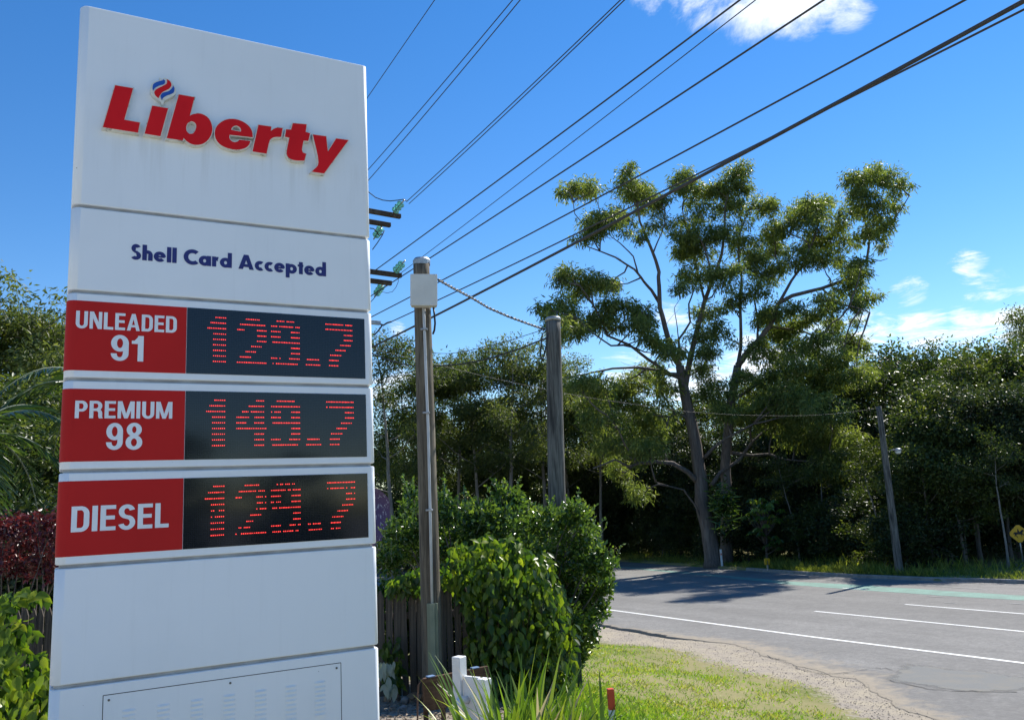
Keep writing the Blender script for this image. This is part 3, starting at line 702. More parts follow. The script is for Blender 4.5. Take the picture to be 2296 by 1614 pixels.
GL = {
'L':[[(0.216,2.871),(0.324,2.872),(0.277,2.638),(0.372,2.636),(0.362,2.563),(0.153,2.564)]],
'i':[[(0.444,2.771),(0.543,2.772),(0.500,2.563),(0.402,2.564)]],
'b':[[(0.609,2.887),(0.710,2.887),(0.682,2.744),(0.706,2.761),(0.751,2.773),(0.792,2.759),(0.817,2.728),(0.829,2.683),(0.824,2.636),(0.802,2.590),(0.769,2.556),(0.728,2.541),(0.692,2.543),(0.664,2.559),(0.646,2.576),(0.641,2.558),(0.539,2.557)],
     [(0.692,2.708),(0.715,2.702),(0.725,2.681),(0.719,2.646),(0.703,2.618),(0.681,2.612),(0.664,2.628),(0.660,2.656),(0.669,2.687)]],
'e':[[(1.102,2.663),(1.100,2.690),(1.092,2.718),(1.072,2.744),(1.041,2.764),(1.002,2.775),(0.959,2.774),(0.917,2.759),(0.883,2.732),(0.857,2.697),(0.847,2.657),(0.850,2.619),(0.866,2.588),(0.892,2.566),(0.930,2.553),(0.976,2.549),(1.019,2.558),(1.054,2.576),(1.077,2.602),(1.086,2.631),(1.010,2.627),(0.999,2.612),(0.976,2.603),(0.953,2.612),(0.943,2.632),(0.945,2.654)],
     [(0.954,2.691),(0.963,2.714),(0.986,2.730),(1.010,2.725),(1.022,2.706),(1.020,2.689)]],
'r':[[(1.141,2.764),(1.231,2.767),(1.227,2.732),(1.263,2.762),(1.311,2.770),(1.301,2.702),(1.255,2.692),(1.227,2.671),(1.215,2.641),(1.198,2.556),(1.101,2.556)]],
't':[[(1.385,2.822),(1.485,2.832),(1.478,2.770),(1.511,2.767),(1.498,2.706),(1.462,2.701),(1.450,2.629),(1.456,2.608),(1.481,2.601),(1.468,2.548),(1.418,2.540),(1.377,2.542),(1.348,2.559),(1.340,2.593),(1.360,2.706),(1.328,2.708),(1.337,2.765),(1.373,2.770)]],
'y':[[(1.532,2.761),(1.630,2.764),(1.642,2.646),(1.706,2.761),(1.800,2.764),(1.612,2.471),(1.522,2.471),(1.572,2.550)]]}
FL = {'fl':[(0.488,2.981),(0.505,2.973),(0.516,2.987),(0.549,2.978),(0.571,2.953),(0.585,2.922),(0.587,2.898),(0.572,2.874),(0.537,2.845),(0.516,2.824),(0.508,2.798),(0.498,2.816),(0.466,2.835),(0.440,2.863),(0.434,2.891),(0.439,2.925),(0.463,2.951),(0.490,2.963)],
'f1':[(0.509,2.978),(0.520,2.968),(0.515,2.945),(0.485,2.927),(0.460,2.905),(0.447,2.881),(0.443,2.901),(0.449,2.931),(0.477,2.954),(0.505,2.969)],
'f2':[(0.530,2.983),(0.552,2.970),(0.560,2.943),(0.543,2.914),(0.507,2.885),(0.490,2.857),(0.481,2.834),(0.462,2.851),(0.455,2.874),(0.471,2.899),(0.506,2.927),(0.529,2.949),(0.533,2.966)],
'f3':[(0.571,2.945),(0.581,2.922),(0.572,2.890),(0.536,2.866),(0.512,2.844),(0.504,2.823),(0.494,2.849),(0.507,2.877),(0.543,2.897),(0.564,2.922)]}
def plate(name, outs, y_front, depth, m, parent, grow=0.0, bevel=.0):
    """a flat shape in the sign's x,z plane, its front at y_front (negative = proud)"""
    me = curve_mesh(name, outs, max(depth / 2 - bevel, 1e-5), bevel, grow - bevel)
    n = len(me.vertices); c = np.empty(n * 3, np.float32); me.vertices.foreach_get('co', c); c = c.reshape(-1, 3)
    V = np.stack([c[:, 0], y_front + depth / 2 - c[:, 2], c[:, 1] + ZB], 1)
    me.vertices.foreach_set('co', V.astype(np.float32).ravel()); me.update()
    return link(name, me, m, parent)
for ch in 'Liberty':
    sh = [smooth_outline(q) for q in GL[ch]]
    o = plate('letter', sh, -.043, .055, M_CREAM, sign, .006); plate('letter_face', sh, -.047, .005, M_LETTER_RED, o, .0)
o = plate('flame_emblem', [smooth_outline(FL['fl'], 70)], -.043, .055, M_CREAM, sign, .004)
for k, m in (('f1', M_BLUE), ('f2', M_LETTER_RED), ('f3', M_BLUE)): plate('flame_stripe', [smooth_outline(FL[k], 70)], -.047, .005, m, o)
stroke_words('lettering', 'Shell Card Accepted', .344, 1.631, 1.702, .104, M_NAVY, -.002, sign, ZB, glyph_geo, .05)
DG = {'2': ['.30-.75', '.10-.95', '0-.22 .70-1', '.72-1', '.70-1', '.50-.83', '.30-.62', '.10-.45', '0-1'],
      '9': ['.2-.8', '0-1', '0-.3 .72-1', '0-.3 .72-1', '.05-1', '.72-1', '.72-1', '0-.3 .65-1', '.05-.92'],
      '4': ['.62-.92', '.42-.92', '.2-.92', '0-.4 .62-.92', '0-.3 .62-.92', '0-1', '.62-.92', '.62-.92', '.62-.92'],
      '7': ['0-1', '0-1', '.7-1', '.7-1', '.55-.92', '.37-.72', '.17-.55', '.12-.45', '.12-.43'],
      '1': ['.45-1', '.17-1', '0-1', '.34-1', '.34-1', '.34-1', '.34-1', '.34-1', '.34-1'],
      '.': ['', '', '', '', '', '', '', '.08-.9', '0-1']}
def led_digit(ch, x0, w, ztop, zbot, parent, drop=0.0, rng=None):
    mb = MB()
    for r, row in enumerate(DG[ch]):
        z = ztop + (zbot - ztop) * r / 8
        for span in row.split():
            a, b = (float(q) for q in span.split('-')); n = max(2, int(round((b - a) * w / .0114)) + 1)
            for k in range(n):
                if rng.random() < drop: continue
                x = x0 + w * a + (b - a) * w * k / (n - 1); q = rng.uniform(.0026, .0036); y = -.0035; zz = ZB + z
                mb.add([(x - q, y, zz - q), (x + q, y, zz - q), (x + q, y, zz + q), (x - q, y, zz + q), (x, y - .005, zz)], [(0, 1, 4), (1, 2, 4), (2, 3, 4), (3, 0, 4)])
    return tag(mb.build('digit', M_LED, parent), kind='stuff')
rng = np.random.default_rng(11)
for (zt, zb, price, drop, name1, name2) in ((1.405, .962, '129.7', .02, 'UNLEADED', '91'), (.847, .401, '149.7', .015, 'PREMIUM', '98'), (.284, -.160, '129.7', .09, 'DIESEL', None)):
    # red plate wraps the rounded left edge of its panel
    P = profile(-.008, SW, out=.0025); P = [(min(q[0], .692), q[1]) for q in P if q[0] < .7] 
    lf = [q for q in P]
    lf = [(.692, -.0025), (.692, .06)] ; arc = [( -.008 + .055 + .0575 * math.cos(R(180 + 15 * k)), .055 + .0575 * math.sin(R(180 + 15 * k))) for k in range(7)]
    prof = [(-.0105, .06)] + arc + [(.692, -.0025), (.692, .03), (.06, .06)]
    me = MB().prism(prof, ZB + zb, ZB + zt).mesh('red_plate'); smooth_by_angle(me, 50); rpz = link('red_plate', me, M_RED, sign)
    MB().box(.695, 1.911, -.003, .02, ZB + zb, ZB + zt).build('display_screen', M_SCREEN, sign)
    scr = sign.children[-1]
    zt1, zb1 = {1.405: (1.349, 1.049), .847: (.789, .490), .284: (.226, -.085)}[zt]
    for ch, x0, w in zip(price, (.826, 1.017, 1.244, 1.483, 1.625), (.112, .188, .189, .095, .19)):
        led_digit(ch, x0, w, zt1, zb1, sign, drop, rng)
    if name1 == 'UNLEADED': rows = ((name1, .046, .632, 1.228, .110), (name2, .247, .436, 1.030, .166))
    elif name1 == 'PREMIUM': rows = ((name1, .062, .616, .665, .108), (name2, .238, .444, .470, .166))
    else: rows = ((name1, .067, .609, -.018, .151),)
    for (q, a_, b2, c_, d2) in rows: stroke_words('lettering', q, a_, b2, c_, d2, M_PRINT, -.0045, sign, ZB)
# the access door in the base panel: a fine dark seam, screws and pressed louvres
dz0, dz1, dx0, dx1 = -1.62, -.970, .272, 1.702
mb = MB(); t = .0022
for (a, b, c, d) in ((dx0, dx1, dz1 - t, dz1 + t), (dx0, dx1, dz0 - t, dz0 + t)): mb.box(a, b, -.0006, .004, ZB + c, ZB + d)
for x in (dx0, dx1): mb.box(x - t, x + t, -.0004, .004, ZB + dz0, ZB + dz1)
door = mb.build('access_door', M_DARK, sign)
scm = MB().tube([(0, 0, 0), (0, -.004, 0)], .007, 10).mesh('screw')
for x in (.303, .99, 1.672):
    for z in (-1.0, -1.59): o = link('screw', scm, M_SCREW, sign); o.location = (x, -.0005, ZB + z)
def louvre_mesh():
    # a pressed louvre: hood rising to an open lower lip
    V = []; n = 9
    for k in range(n):
        t = k / (n - 1); x = (t - .5) * .072; d = math.sin(math.pi * min(1, max(0, t * 1.0))) ** .35
        V += [(x, 0, .011), (x, -.007 * d, .001), (x, -.0095 * d, -.003), (x, 0, -.0045)]
    F = [(k * 4 + j, k * 4 + 4 + j, k * 4 + 5 + j, k * 4 + 1 + j) for k in range(n - 1) for j in range(3)]
    m = MB().add(V, F).mesh('louvre', True); return m
lm = louvre_mesh()
for x in (.413, .603, .794, .986, 1.178, 1.369, 1.559):
    for k in range(8):
        o = link('louvre', lm, M_WHITE, sign); o.location = (x, -.0008, ZB - 1.078 - .0285 * k)

# ---------------------------------------------------------------- short power pole with its enclosure
def rel(P, b): return np.asarray(P, float) - np.asarray(b, float)
def pole_shaft(name, b, top, rb, rt, m, parent, n=20, seed=1, k=26):
    rng = np.random.default_rng(seed); b = np.array(b); top = np.array(top); mb = MB()
    ph = rng.uniform(0, 6.28, 4); V = []; F = []
    for i in range(k):
        t = i / (k - 1); c = b + (top - b) * t; r = rb + (rt - rb) * t
        for j in range(n):
            a = 2 * math.pi * j / n; q = r * (1 + .022 * math.sin(3 * a + ph[0] + t * 2) + .02 * math.sin(5 * a + ph[1] - t * 3) + .012 * math.sin(9 * a + ph[2] + t * 5) + rng.normal() * .004)
            V.append(c + np.array([q * math.cos(a), q * math.sin(a), 0]))
    for i in range(k - 1):
        for j in range(n): F.append((i * n + j, i * n + (j + 1) % n, (i + 1) * n + (j + 1) % n, (i + 1) * n + j))
    F.append(tuple(range((k - 1) * n, k * n)))
    mb.add(V, F); o = mb.build(name, m, parent, True); return o
A_t = at(945, 585, 10.0); A_b = at(969, 1520, 10.0); A_b[2] = gz(A_b[0], A_b[1]) - .05
ppole = empty('power_pole', (A_b[0], A_b[1], A_b[2]), 0, 'round timber pole carrying a grey box and conduit beside the price sign', 'pole')
B0 = A_b.copy()
pole_shaft('pole', (0, 0, 0), rel(A_t, B0), .122, .102, M_POLE, ppole, seed=2)
mb = MB(); tz = rel(A_t, B0)
P = [(tz[0] + r * math.cos(a), tz[1] + r * math.sin(a), tz[2] + z) for r, z in ((.108, -.045), (.110, .004), (.09, .03)) for a in np.linspace(0, 2 * math.pi, 16, endpoint=False)]
rr_ = random.Random(4); P = [(q[0], q[1], q[2] + (rr_.uniform(-.022, .012) if i < 16 else rr_.uniform(-.004, .004))) for i, q in enumerate(P)]
mb.add(P, [(k * 16 + j, k * 16 + (j + 1) % 16, k * 16 + 16 + (j + 1) % 16, k * 16 + 16 + j) for k in range(2) for j in range(16)] + [tuple(range(32, 48))]); mb.build('cap', M_GALV, ppole, False)
def on_pole(y):                                # axis of the pole at a frame height
    t = (y - 585) / (1520 - 585); q = A_t + (at(969, 1520, 10.0) - A_t) * t; return rel(q, B0)
bx = rel(at(950.5, 653.5, 9.80), B0)
mb = MB(); mb.box(-.158, .158, -.07, .07, -.193, .193, .012); o = mb.build('junction_box', M_BOX, ppole); o.location = tuple(bx); o.rotation_euler = (0, R(1.8), R(6))
for sx in (-.135, .135):
    for sz in (-.165, .165): q = MB().tube([(sx, -.069, sz), (sx, -.075, sz)], .009, 10).build('screw', M_SCREW, o)
MB().box(-.165, .165, -.075, -.055, -.2, .2, .008).build('lid', M_BOX, o).location = (0, -.004, 0)
def surf(x, y, Y): return rel(at(x, y, Y), B0)
pc = [surf(950, 690, 9.86), surf(951, 720, 9.86), surf(955.5, 850, 9.865), surf(960, 960, 9.865), surf(964.5, 1150, 9.862), surf(969, 1352, 9.86)]
MB().tube(pc, [.019, .017, .017, .0165, .0165, .016], 12).build('conduit', M_CONDUIT, ppole, True)
for x, y in ((952.5, 738), (957.3, 925), (964.2, 1143)):
    c = surf(x, y, 9.85); MB().box(c[0] - .05, c[0] + .032, c[1] - .02, c[1] + .03, c[2] - .012, c[2] + .012, .003).build('clip', M_GALV, ppole)
c0 = surf(969, 1352, 9.85); c1 = surf(973.5, 1560, 9.85)
mb = MB(); V = []
for c in (c0, c1):
    for dx, dy in ((-.062, .02), (-.062, -.012), (-.03, -.014), (-.03, -.042), (.03, -.042), (.03, -.014), (.062, -.012), (.062, .02)): V.append((c[0] + dx, c[1] + dy, c[2]))
mb.add(V, [(j, (j + 1) % 8, 8 + (j + 1) % 8, 8 + j)[::-1] for j in range(8)] + [tuple(range(8)), tuple(range(15, 7, -1))]); mb.build('cable_cover', M_COVER, ppole)
cb_ = [surf(972, 690, 9.82), surf(974, 705, 9.80), surf(975.5, 725, 9.80), surf(974, 740, 9.83), surf(971, 748, 9.9)]
MB().tube(cb_, .013, 8).build('cable', M_CABLE, ppole, True)

# ---------------------------------------------------------------- weathered pole behind the shrubs
C_t = at(1240, 716, 13.0); C_b = at(1256.5, 1480, 13.0); C_b[2] = gz(C_b[0], C_b[1]) - .05
wp = empty('weathered_pole', tuple(C_b), 0, 'weathered grey timber pole rising behind the green shrub', 'pole')
pole_shaft('pole', (0, 0, 0), rel(C_t, C_b), .155, .118, M_OLD, wp, seed=7)
t_ = rel(C_t, C_b); MB().tube([t_ + (0, 0, -.03), t_ + (0, 0, .012), t_ + (0, 0, .03)], [.127, .128, .11], 18).build('cap', M_GALV, wp, True)

# ---------------------------------------------------------------- wires
def wire(name, pts, rad, m, label, cat='wire', group=None, sides=6):
    P = np.array(pts, float); b = P[0].copy(); o = MB().tube(P - b, rad, sides).build(name, m, None, True); o.location = tuple(b); return tag(o, label, cat, group)
def span(x0, y0, x1, y1, Y0, rad, label, dz=0.0, sag=.12, back=6.0, fwd=14.0):
    a = at(x0, y0, Y0); b = atz(x1, y1, a[2] + dz); d = b - a; L = np.linalg.norm(d); u = d / L
    t = np.linspace(-back / L, 1 + fwd / L, 28); P = a + d * t[:, None]; P[:, 2] -= sag * 4 * t * (1 - t)
    return wire('power_line', P, rad, M_WIRE, label, 'power line', 'overhead power lines')
span(822, 222, 975, 0, 20, .010, 'leftmost thin overhead wire leaving the top right corner of the price sign', sag=0)
span(828, 378, 1150, 0, 20, .010, 'left wire of the close pair leaving the sign just below its top corner', sag=.03)
span(829, 401, 1167, 0, 20, .010, 'right wire of the close pair leaving the sign just below its top corner', sag=.03)
span(912, 452, 1392, 0, 19.6, .010, 'left wire of the close pair from the upper green glass insulator', sag=.03, back=.0)
span(917, 457, 1401, 0, 19.8, .010, 'right wire of the close pair from the upper green glass insulator', sag=.03, back=.0)
span(836, 610, 1660, 0, 20, .0125, 'overhead wire passing just left of the white cloud bank centre', sag=.02)
span(894, 616, 1695, 0, 19.8, .007, 'thinnest overhead wire from the lower green glass insulator', sag=.02, back=.0)
span(835, 661.5, 1848, 0, 20, .0125, 'overhead wire passing just above the capped power pole', sag=.02)
span(837, 708.5, 2165, 0, 20, .0125, 'overhead wire running behind the grey junction box', sag=.03)
span(878, 721, 2296, 22, 20, .0125, 'overhead wire running just under the thick bundled cable', sag=.06, back=.0)
span(841, 775, 2296, 3, 20, .022, 'thick bundled overhead cable, lowest of the fan of wires', sag=.06)
def twisted():
    P2 = [(982.5, 626.9), (1020, 648), (1057.6, 667.5), (1095, 690), (1139.6, 709.4), (1184, 725.8), (1222, 739)]
    Q = np.array([at(x, y, 9.82 + (12.95 - 9.82) * i / 6) for i, (x, y) in enumerate(P2)])
    t = np.linspace(0, 6, 150); C = np.stack([np.interp(t, range(7), Q[:, k]) for k in range(3)], 1)
    b = C[0].copy(); e = empty('service_cable', tuple(b), 0, 'twisted black cable slung between the two timber poles', 'cable')
    for ph in (0, math.pi):
        a = t / 6 * 2 * math.pi * 17 + ph; D = np.stack([.012 * np.cos(a) * .4, .012 * np.cos(a), .012 * np.sin(a)], 1)
        MB().tube(C - b + D, .010, 6).build('strand', M_CABLE if ph else mat('grey_highlight_strand', (.16, .16, .17), (.11, .11, .12), 10, .5), e, True)  # one strand greyer, the highlights on the twist put into its colour
twisted()
def trace(name, pts, Y0, Y1, rad, m, label, cat='cable'):
    n = len(pts); Q = np.array([at(x, y, Y0 + (Y1 - Y0) * i / (n - 1)) for i, (x, y) in enumerate(pts)])
    t = np.linspace(0, n - 1, n * 6); w = []
    for u in t:
        i = min(int(u), n - 2); f = u - i; p0, p1, p2, p3 = Q[max(i - 1, 0)], Q[i], Q[i + 1], Q[min(i + 2, n - 1)]
        w.append(.5 * ((2 * p1) + (p2 - p0) * f + (2 * p0 - 5 * p1 + 4 * p2 - p3) * f * f + (3 * p1 - p0 - 3 * p2 + p3) * f ** 3))
    return wire(name, w, rad, m, label, cat)
trace('slack_cable', [(800, 775), (841, 795.5), (884, 811), (931.6, 820.5), (976, 821), (1034, 816), (1088.5, 805.7), (1150, 787), (1204, 766.4), (1225, 758)], 18.5, 12.95, .014, M_CABLE, 'sagging black cable from behind the sign to the weathered pole')
trace('slack_wire', [(800, 765), (841, 776), (973, 791.4), (1033.6, 789), (1121, 769), (1206, 743), (1226, 735)], 18, 12.95, .006, M_WIRE, 'thin wire just above the sagging black cable')
trace('phone_line', [(800, 770), (860, 788), (1006, 824), (1115.6, 850), (1221, 872.4), (1331, 893), (1468, 912.6), (1542, 922.6), (1685, 931), (1837.5, 930), (1970, 915)], 16, 33.2, .004, M_WIRE, 'pale thin line crossing in front of the gum trunks to the street light pole')
trace('cable_loop', [(1216, 748), (1213, 775), (1212, 795), (1215, 806), (1220, 796), (1226, 770), (1229, 745)], 12.85, 12.86, .013, M_CABLE, 'black cable loop hanging beside the weathered pole top')

# ---------------------------------------------------------------- utility pole mostly behind the sign
XA = np.array([.81, .586, 0]); YA = np.array([-.586, .81, 0]); RZA = math.atan2(XA[1], XA[0])
E1 = at(890, 491, 20.0); UC = E1 - XA * 1.32; ub = np.array([UC[0], UC[1], gz(UC[0], UC[1]) - .1])
up_ = empty('utility_pole', tuple(ub), RZA, 'dark timber utility pole behind the sign, crossarm ends and green glass insulators showing', 'pole')
def ul(q):                                      # world -> pole frame
    d = np.asarray(q) - ub; return np.array([d @ XA, d @ YA, d[2]])
pole_shaft('pole', (0, 0, 0), (0, 0, 10.6 - ub[2]), .17, .125, M_OLD, up_, seed=9)
M_GLASS, nt_, b_ = ntree('green_glass'); b_.inputs['Base Color'].default_value = (.30, .75, .62, 1); b_.inputs['Roughness'].default_value = .08; b_.inputs['Transmission Weight'].default_value = .75; b_.inputs['IOR'].default_value = 1.5
def insulator(p, d, n=3):
    d = np.array(d, float); d /= np.linalg.norm(d); p = np.array(p); L = .13 * n + .16
    o = MB().tube([p, p + d * L], .018, 8).build('insulator', M_GALV, up_, True)
    for k in range(n):
        c = p + d * (.10 + .13 * k)
        MB().tube([c, c + d * .012, c + d * .03, c + d * .055, c + d * .07], [.098, .10, .09, .05, .04], 18).build('disc', M_GLASS, o, True)
    return p + d * L
for yy, lo in ((491, 0), (621, 1)):
    for sgn in (-1, 1):
        if yy == 491: end = ul(at(890 if sgn < 0 else 880, 491 if sgn < 0 else 502, 20.0))
        else: end = ul(at(891 if sgn < 0 else 882, 623 if sgn < 0 else 633, 20.0))
        z = end[2]; x1 = end[0]; y = -.19 if sgn < 0 else .19
        MB().box(-1.45, x1, y - .05, y + .05, z - .055, z + .055, .006).build('crossarm', M_XARM, up_)
        for xx in (x1 - .22, -1.25):
            insulator((xx, y + sgn * .05, z + (.05 if sgn < 0 else -.05)), (.05, sgn, .30 if sgn < 0 else -.35))
def upath(name, pts, Y, rad, m):
    MB().tube([ul(at(x, y, Y)) for x, y in pts], rad, 6).build(name, m, up_, True)
upath('jumper', [(815, 420), (828, 432), (842, 443), (858, 449), (875, 451), (893, 449), (906, 447), (912, 452)], 19.7, .012, M_CABLE)
upath('jumper', [(835, 560), (846, 545), (857, 528), (862, 517)], 20.2, .012, M_WIRE)
upath('jumper', [(893, 620), (893, 632), (888, 644), (880, 654), (868, 657), (856, 654), (852, 650), (866, 640)], 19.8, .007, M_WIRE)
upath('jumper', [(818, 690), (836, 672), (852, 652), (870, 638)], 20.2, .009, M_WIRE)
upath('jumper', [(829, 512), (838, 513), (846, 521), (850, 530), (858, 524)], 20.1, .014, M_CABLE)
q = ul(at(848, 724, 20)); MB().box(-.2, q[0] + .05, q[1] - .05, q[1] + .05, q[2] - .045, q[2] + .045, .004).build('crossarm', M_GALV, up_)
upath('bracket', [(850, 726), (860, 729), (868, 724), (878, 721)], 20, .022, M_WIRE)
upath('bracket', [(858, 728), (848, 742), (838, 752)], 20, .02, M_WIRE)

# ---------------------------------------------------------------- picket fence
FY = 10.5
fx0, fx1 = at(-60, 1350, FY)[0], at(1250, 1330, FY)[0]
fb = np.array([fx0, FY, gz(fx0, FY)])
fence = empty('picket_fence', tuple(fb), 0, 'old grey timber picket fence half hidden by the vine', 'fence')
def picket_mesh(k):
    rng = np.random.default_rng(40 + k); w = .078; t = .016; h = 1.0
    pr = [(-w / 2, 0), (w / 2, 0), (w / 2, .93 + rng.normal() * .004), (w * .27, .975), (w * .1, 1.0), (-w * .1, 1.0), (-w * .27, .975), (-w / 2, .93)]
    V = [(x + rng.normal() * .001, -t / 2, z) for x, z in pr] + [(x, t / 2, z) for x, z in pr]; n = 8
    me = MB().add(V, [tuple(range(n)), tuple(range(2 * n - 1, n - 1, -1))] + [(j, n + j, n + (j + 1) % n, (j + 1) % n) for j in range(n)]).mesh('picket'); return me
pm = [picket_mesh(k) for k in range(4)]; rr_ = random.Random(6)
nailm = MB().tube([(0, 0, 0), (0, -.004, 0)], .006, 6).mesh('nail')
x = fx0; i = 0
while x < fx1:
    o = link('picket', pm[i % 4], M_PICKET, fence); g = gz(x, FY)
    top = at(850, 1325, FY)[2] + rr_.uniform(-.02, .02); hgt = top - g - .03
    o.location = (x - fx0, 0, g + .03 - fb[2]); o.scale = (rr_.uniform(.94, 1.04), 1, hgt); o.rotation_euler = (R(rr_.uniform(-.6, .6)), R(rr_.uniform(-.7, .7)), R(rr_.uniform(-2, 2)))
    if 840 < 1148 + x / FY * FPX < 1060 or x < -4.9:
        for zz in (.22, .84): q = link('nail', nailm, M_SCREW, fence); q.location = (x - fx0, -.011, o.location.z + hgt * zz)
    x += .0935; i += 1
for zz in (.25, .92):
    zb_ = gz((fx0 + fx1) / 2, FY) + zz - fb[2]; MB().box(0, fx1 - fx0, .022, .062, zb_ - .04, zb_ + .04, .004).build('rail', M_PICKET, fence)
for k in range(5):
    px_ = (fx1 - fx0) * k / 4; g = gz(fx0 + px_, FY) - fb[2]; MB().box(px_ - .045, px_ + .045, .064, .154, g - .05, g + 1.12, .006).build('post', M_PICKET, fence)
q = at(1295, 1440, 11.2); g = gz(q[0], q[1]); e = empty('steel_post', (q[0], q[1], g), 0, 'dark green steel post at the right foot of the shrub', 'post')
MB().box(-.03, .03, -.03, .03, -.05, .55, .006).build('post', mat('green_steel', (.035, .06, .045), (.025, .045, .035), 5, .5), e); MB().box(-.034, .034, -.034, .034, .55, .565, .003).build('cap', MATS['green_steel'], e)

# ---------------------------------------------------------------- things at the foot of the fence
def base_on(x, Y): return np.array([at(x, 1500, Y)[0], Y, gz(at(x, 1500, Y)[0], Y)])
b = base_on(1030, 8.2); e = empty('white_post_frame', tuple(b), R(-36), 'white square timber posts with a board between them behind the strappy leaves', 'post')
h1 = at(1026, 1471, 8.2)[2] - b[2]; h2 = at(1078, 1503, 8.4)[2] - b[2]
MB().box(-.05, .05, -.05, .05, -.03, h1, .004).build('tall_post', M_POST, e)
MB().box(.055, .24, -.02, .02, -.03, h1 - .17, .003).build('board', M_POST, e)
MB().box(.245, .345, -.05, .05, -.03, h2, .004).build('short_post', M_POST, e)
MB().tube([(.10, -.02, h1 - .38), (.10, -.12, h1 - .36), (.10, -.17, h1 - .40), (.10, -.18, h1 - .46)], [.035, .036, .037, .038], 14).build('elbow_pipe', M_POST, e, True)
b = base_on(1022, 8.75); e = empty('board_sign', tuple(b), 0, 'brown timber board on edge behind the white posts', 'board')
z0 = at(950, 1587, 8.75)[2] - b[2]; z1 = at(950, 1513, 8.75)[2] - b[2]
L0 = rel(at(951, 1550, 8.6), b); L1 = rel(at(1098, 1550, 9.0), b)
d = L1 - L0; ang = math.atan2(d[1], d[0]); Ln = math.hypot(d[0], d[1])
o = MB().box(0, Ln, -.02, .02, z0, z1, .004).build('board', M_PLANK, e); o.location = (L0[0], L0[1], 0); o.rotation_euler = (0, R(-1.2), ang)
for u in (.1, .78): q = MB().box(Ln * u - .03, Ln * u + .05, -.03, .03, z1, z1 + .012, .002).build('bracket', M_BRKT, o)
for u in (.04, .3, .9): MB().box(Ln * u - .02, Ln * u + .02, .021, .05, -.1, z1 - .03).build('leg', M_PLANK, o)
b = base_on(935, 8.4); P = [(0, 0, -.05), (0, 0, .3)]
c = [rel(at(x, y, 8.4), b) for x, y in ((936, 1600), (936, 1560), (938, 1535), (945, 1524), (955, 1520))]
o = MB().tube([(c[0][0], 0, -.05)] + c, .008, 8).build('bent_rod', M_RUST, None, True); o.location = tuple(b); tag(o, 'bent rusty steel rod left of the brown board', 'rod')
# marker stake
b = base_on(1365.5, 6.3); tz = at(1364, 1543, 6.3)[2] - b[2]; e = empty('marker_stake', tuple(b), R(8), 'square marker stake with an orange band and black letters on the lawn', 'stake')
MB().box(-.021, .021, -.021, .021, -.1, tz - .001, .002).build('stake', M_POST, e)
bz = at(1364, 1590, 6.3)[2] - b[2]; MB().box(-.0225, .0225, -.0225, .0225, bz, tz, .002).build('orange_band', M_ORANGE, e)
me = text_mesh('lettering', 'PR', 0, .095, 0, .026, .02); o = link('lettering', me, M_BLACK, e); o.location = (-.004, -.0218, bz - .055); o.rotation_euler = (0, R(90), 0)

def rock(b, size, seed, m, label):
    rng = np.random.default_rng(seed); bm = bmesh.new(); bmesh.ops.create_icosphere(bm, subdivisions=2, radius=1)
    ax = rng.uniform(.7, 1.2, 3); pl = unit(rng.normal(size=(9, 3))); dd = rng.uniform(.62, .95, 9)
    for v in bm.verts:
        c = np.array(v.co)
        for n_, d0 in zip(pl, dd):
            k = c @ n_
            if k > d0: c = c - n_ * (k - d0)
        v.co = c * ax * size
    me = bpy.data.meshes.new('rock'); bm.to_mesh(me); bm.free(); o = link('rock', me, m); o.location = (b[0], b[1], b[2] + size * .45); o.rotation_euler = (0, 0, rng.uniform(0, 6)); tag(o, label, 'rock', 'rocks at the foot of the fence'); return o
for i, (x, y, s, m, l) in enumerate(((885, 1570, .11, M_ROCK, 'largest tan rock at the fence foot right of the sign'), (868, 1574, .06, M_ROCK, 'small brown rock between the sign edge and the largest tan rock'), (908, 1577, .06, M_ROCKG, 'grey rock right of the largest tan rock'), (925, 1570, .085, M_ROCK, 'dark brown rock left of the power pole foot'), (903, 1590, .045, M_ROCKG, 'small pale rock in front of the largest tan rock'), (942, 1573, .07, M_ROCK, 'brown rock beside the bent rusty rod'), (880, 1594, .035, M_ROCK, 'smallest brown rock lying on the mulch'))):
    q = gpt(x, y); rock(q, s, 60 + i, m, l)
def mulch():
    rng = np.random.default_rng(21); n = 5200
    x = rng.uniform(-2.2, .3, n); y = rng.uniform(6.2, 10.3, n); z = ground_z(x, y) + rng.uniform(.002, .02, n)
    D = rng.normal(size=(n, 3)); D[:, 2] *= .25
    V, F, r = leaves(np.stack([x, y, z], 1), D, rng.uniform(.03, .09, n), rng.uniform(.01, .03, n), rng, nrm=np.array([[0, 0, 1.0]]))
    tag(link('mulch', np_mesh('mulch', V, F, r), M_MULCH), 'wood chip mulch at the foot of the fence', 'mulch', kind='stuff')
mulch()

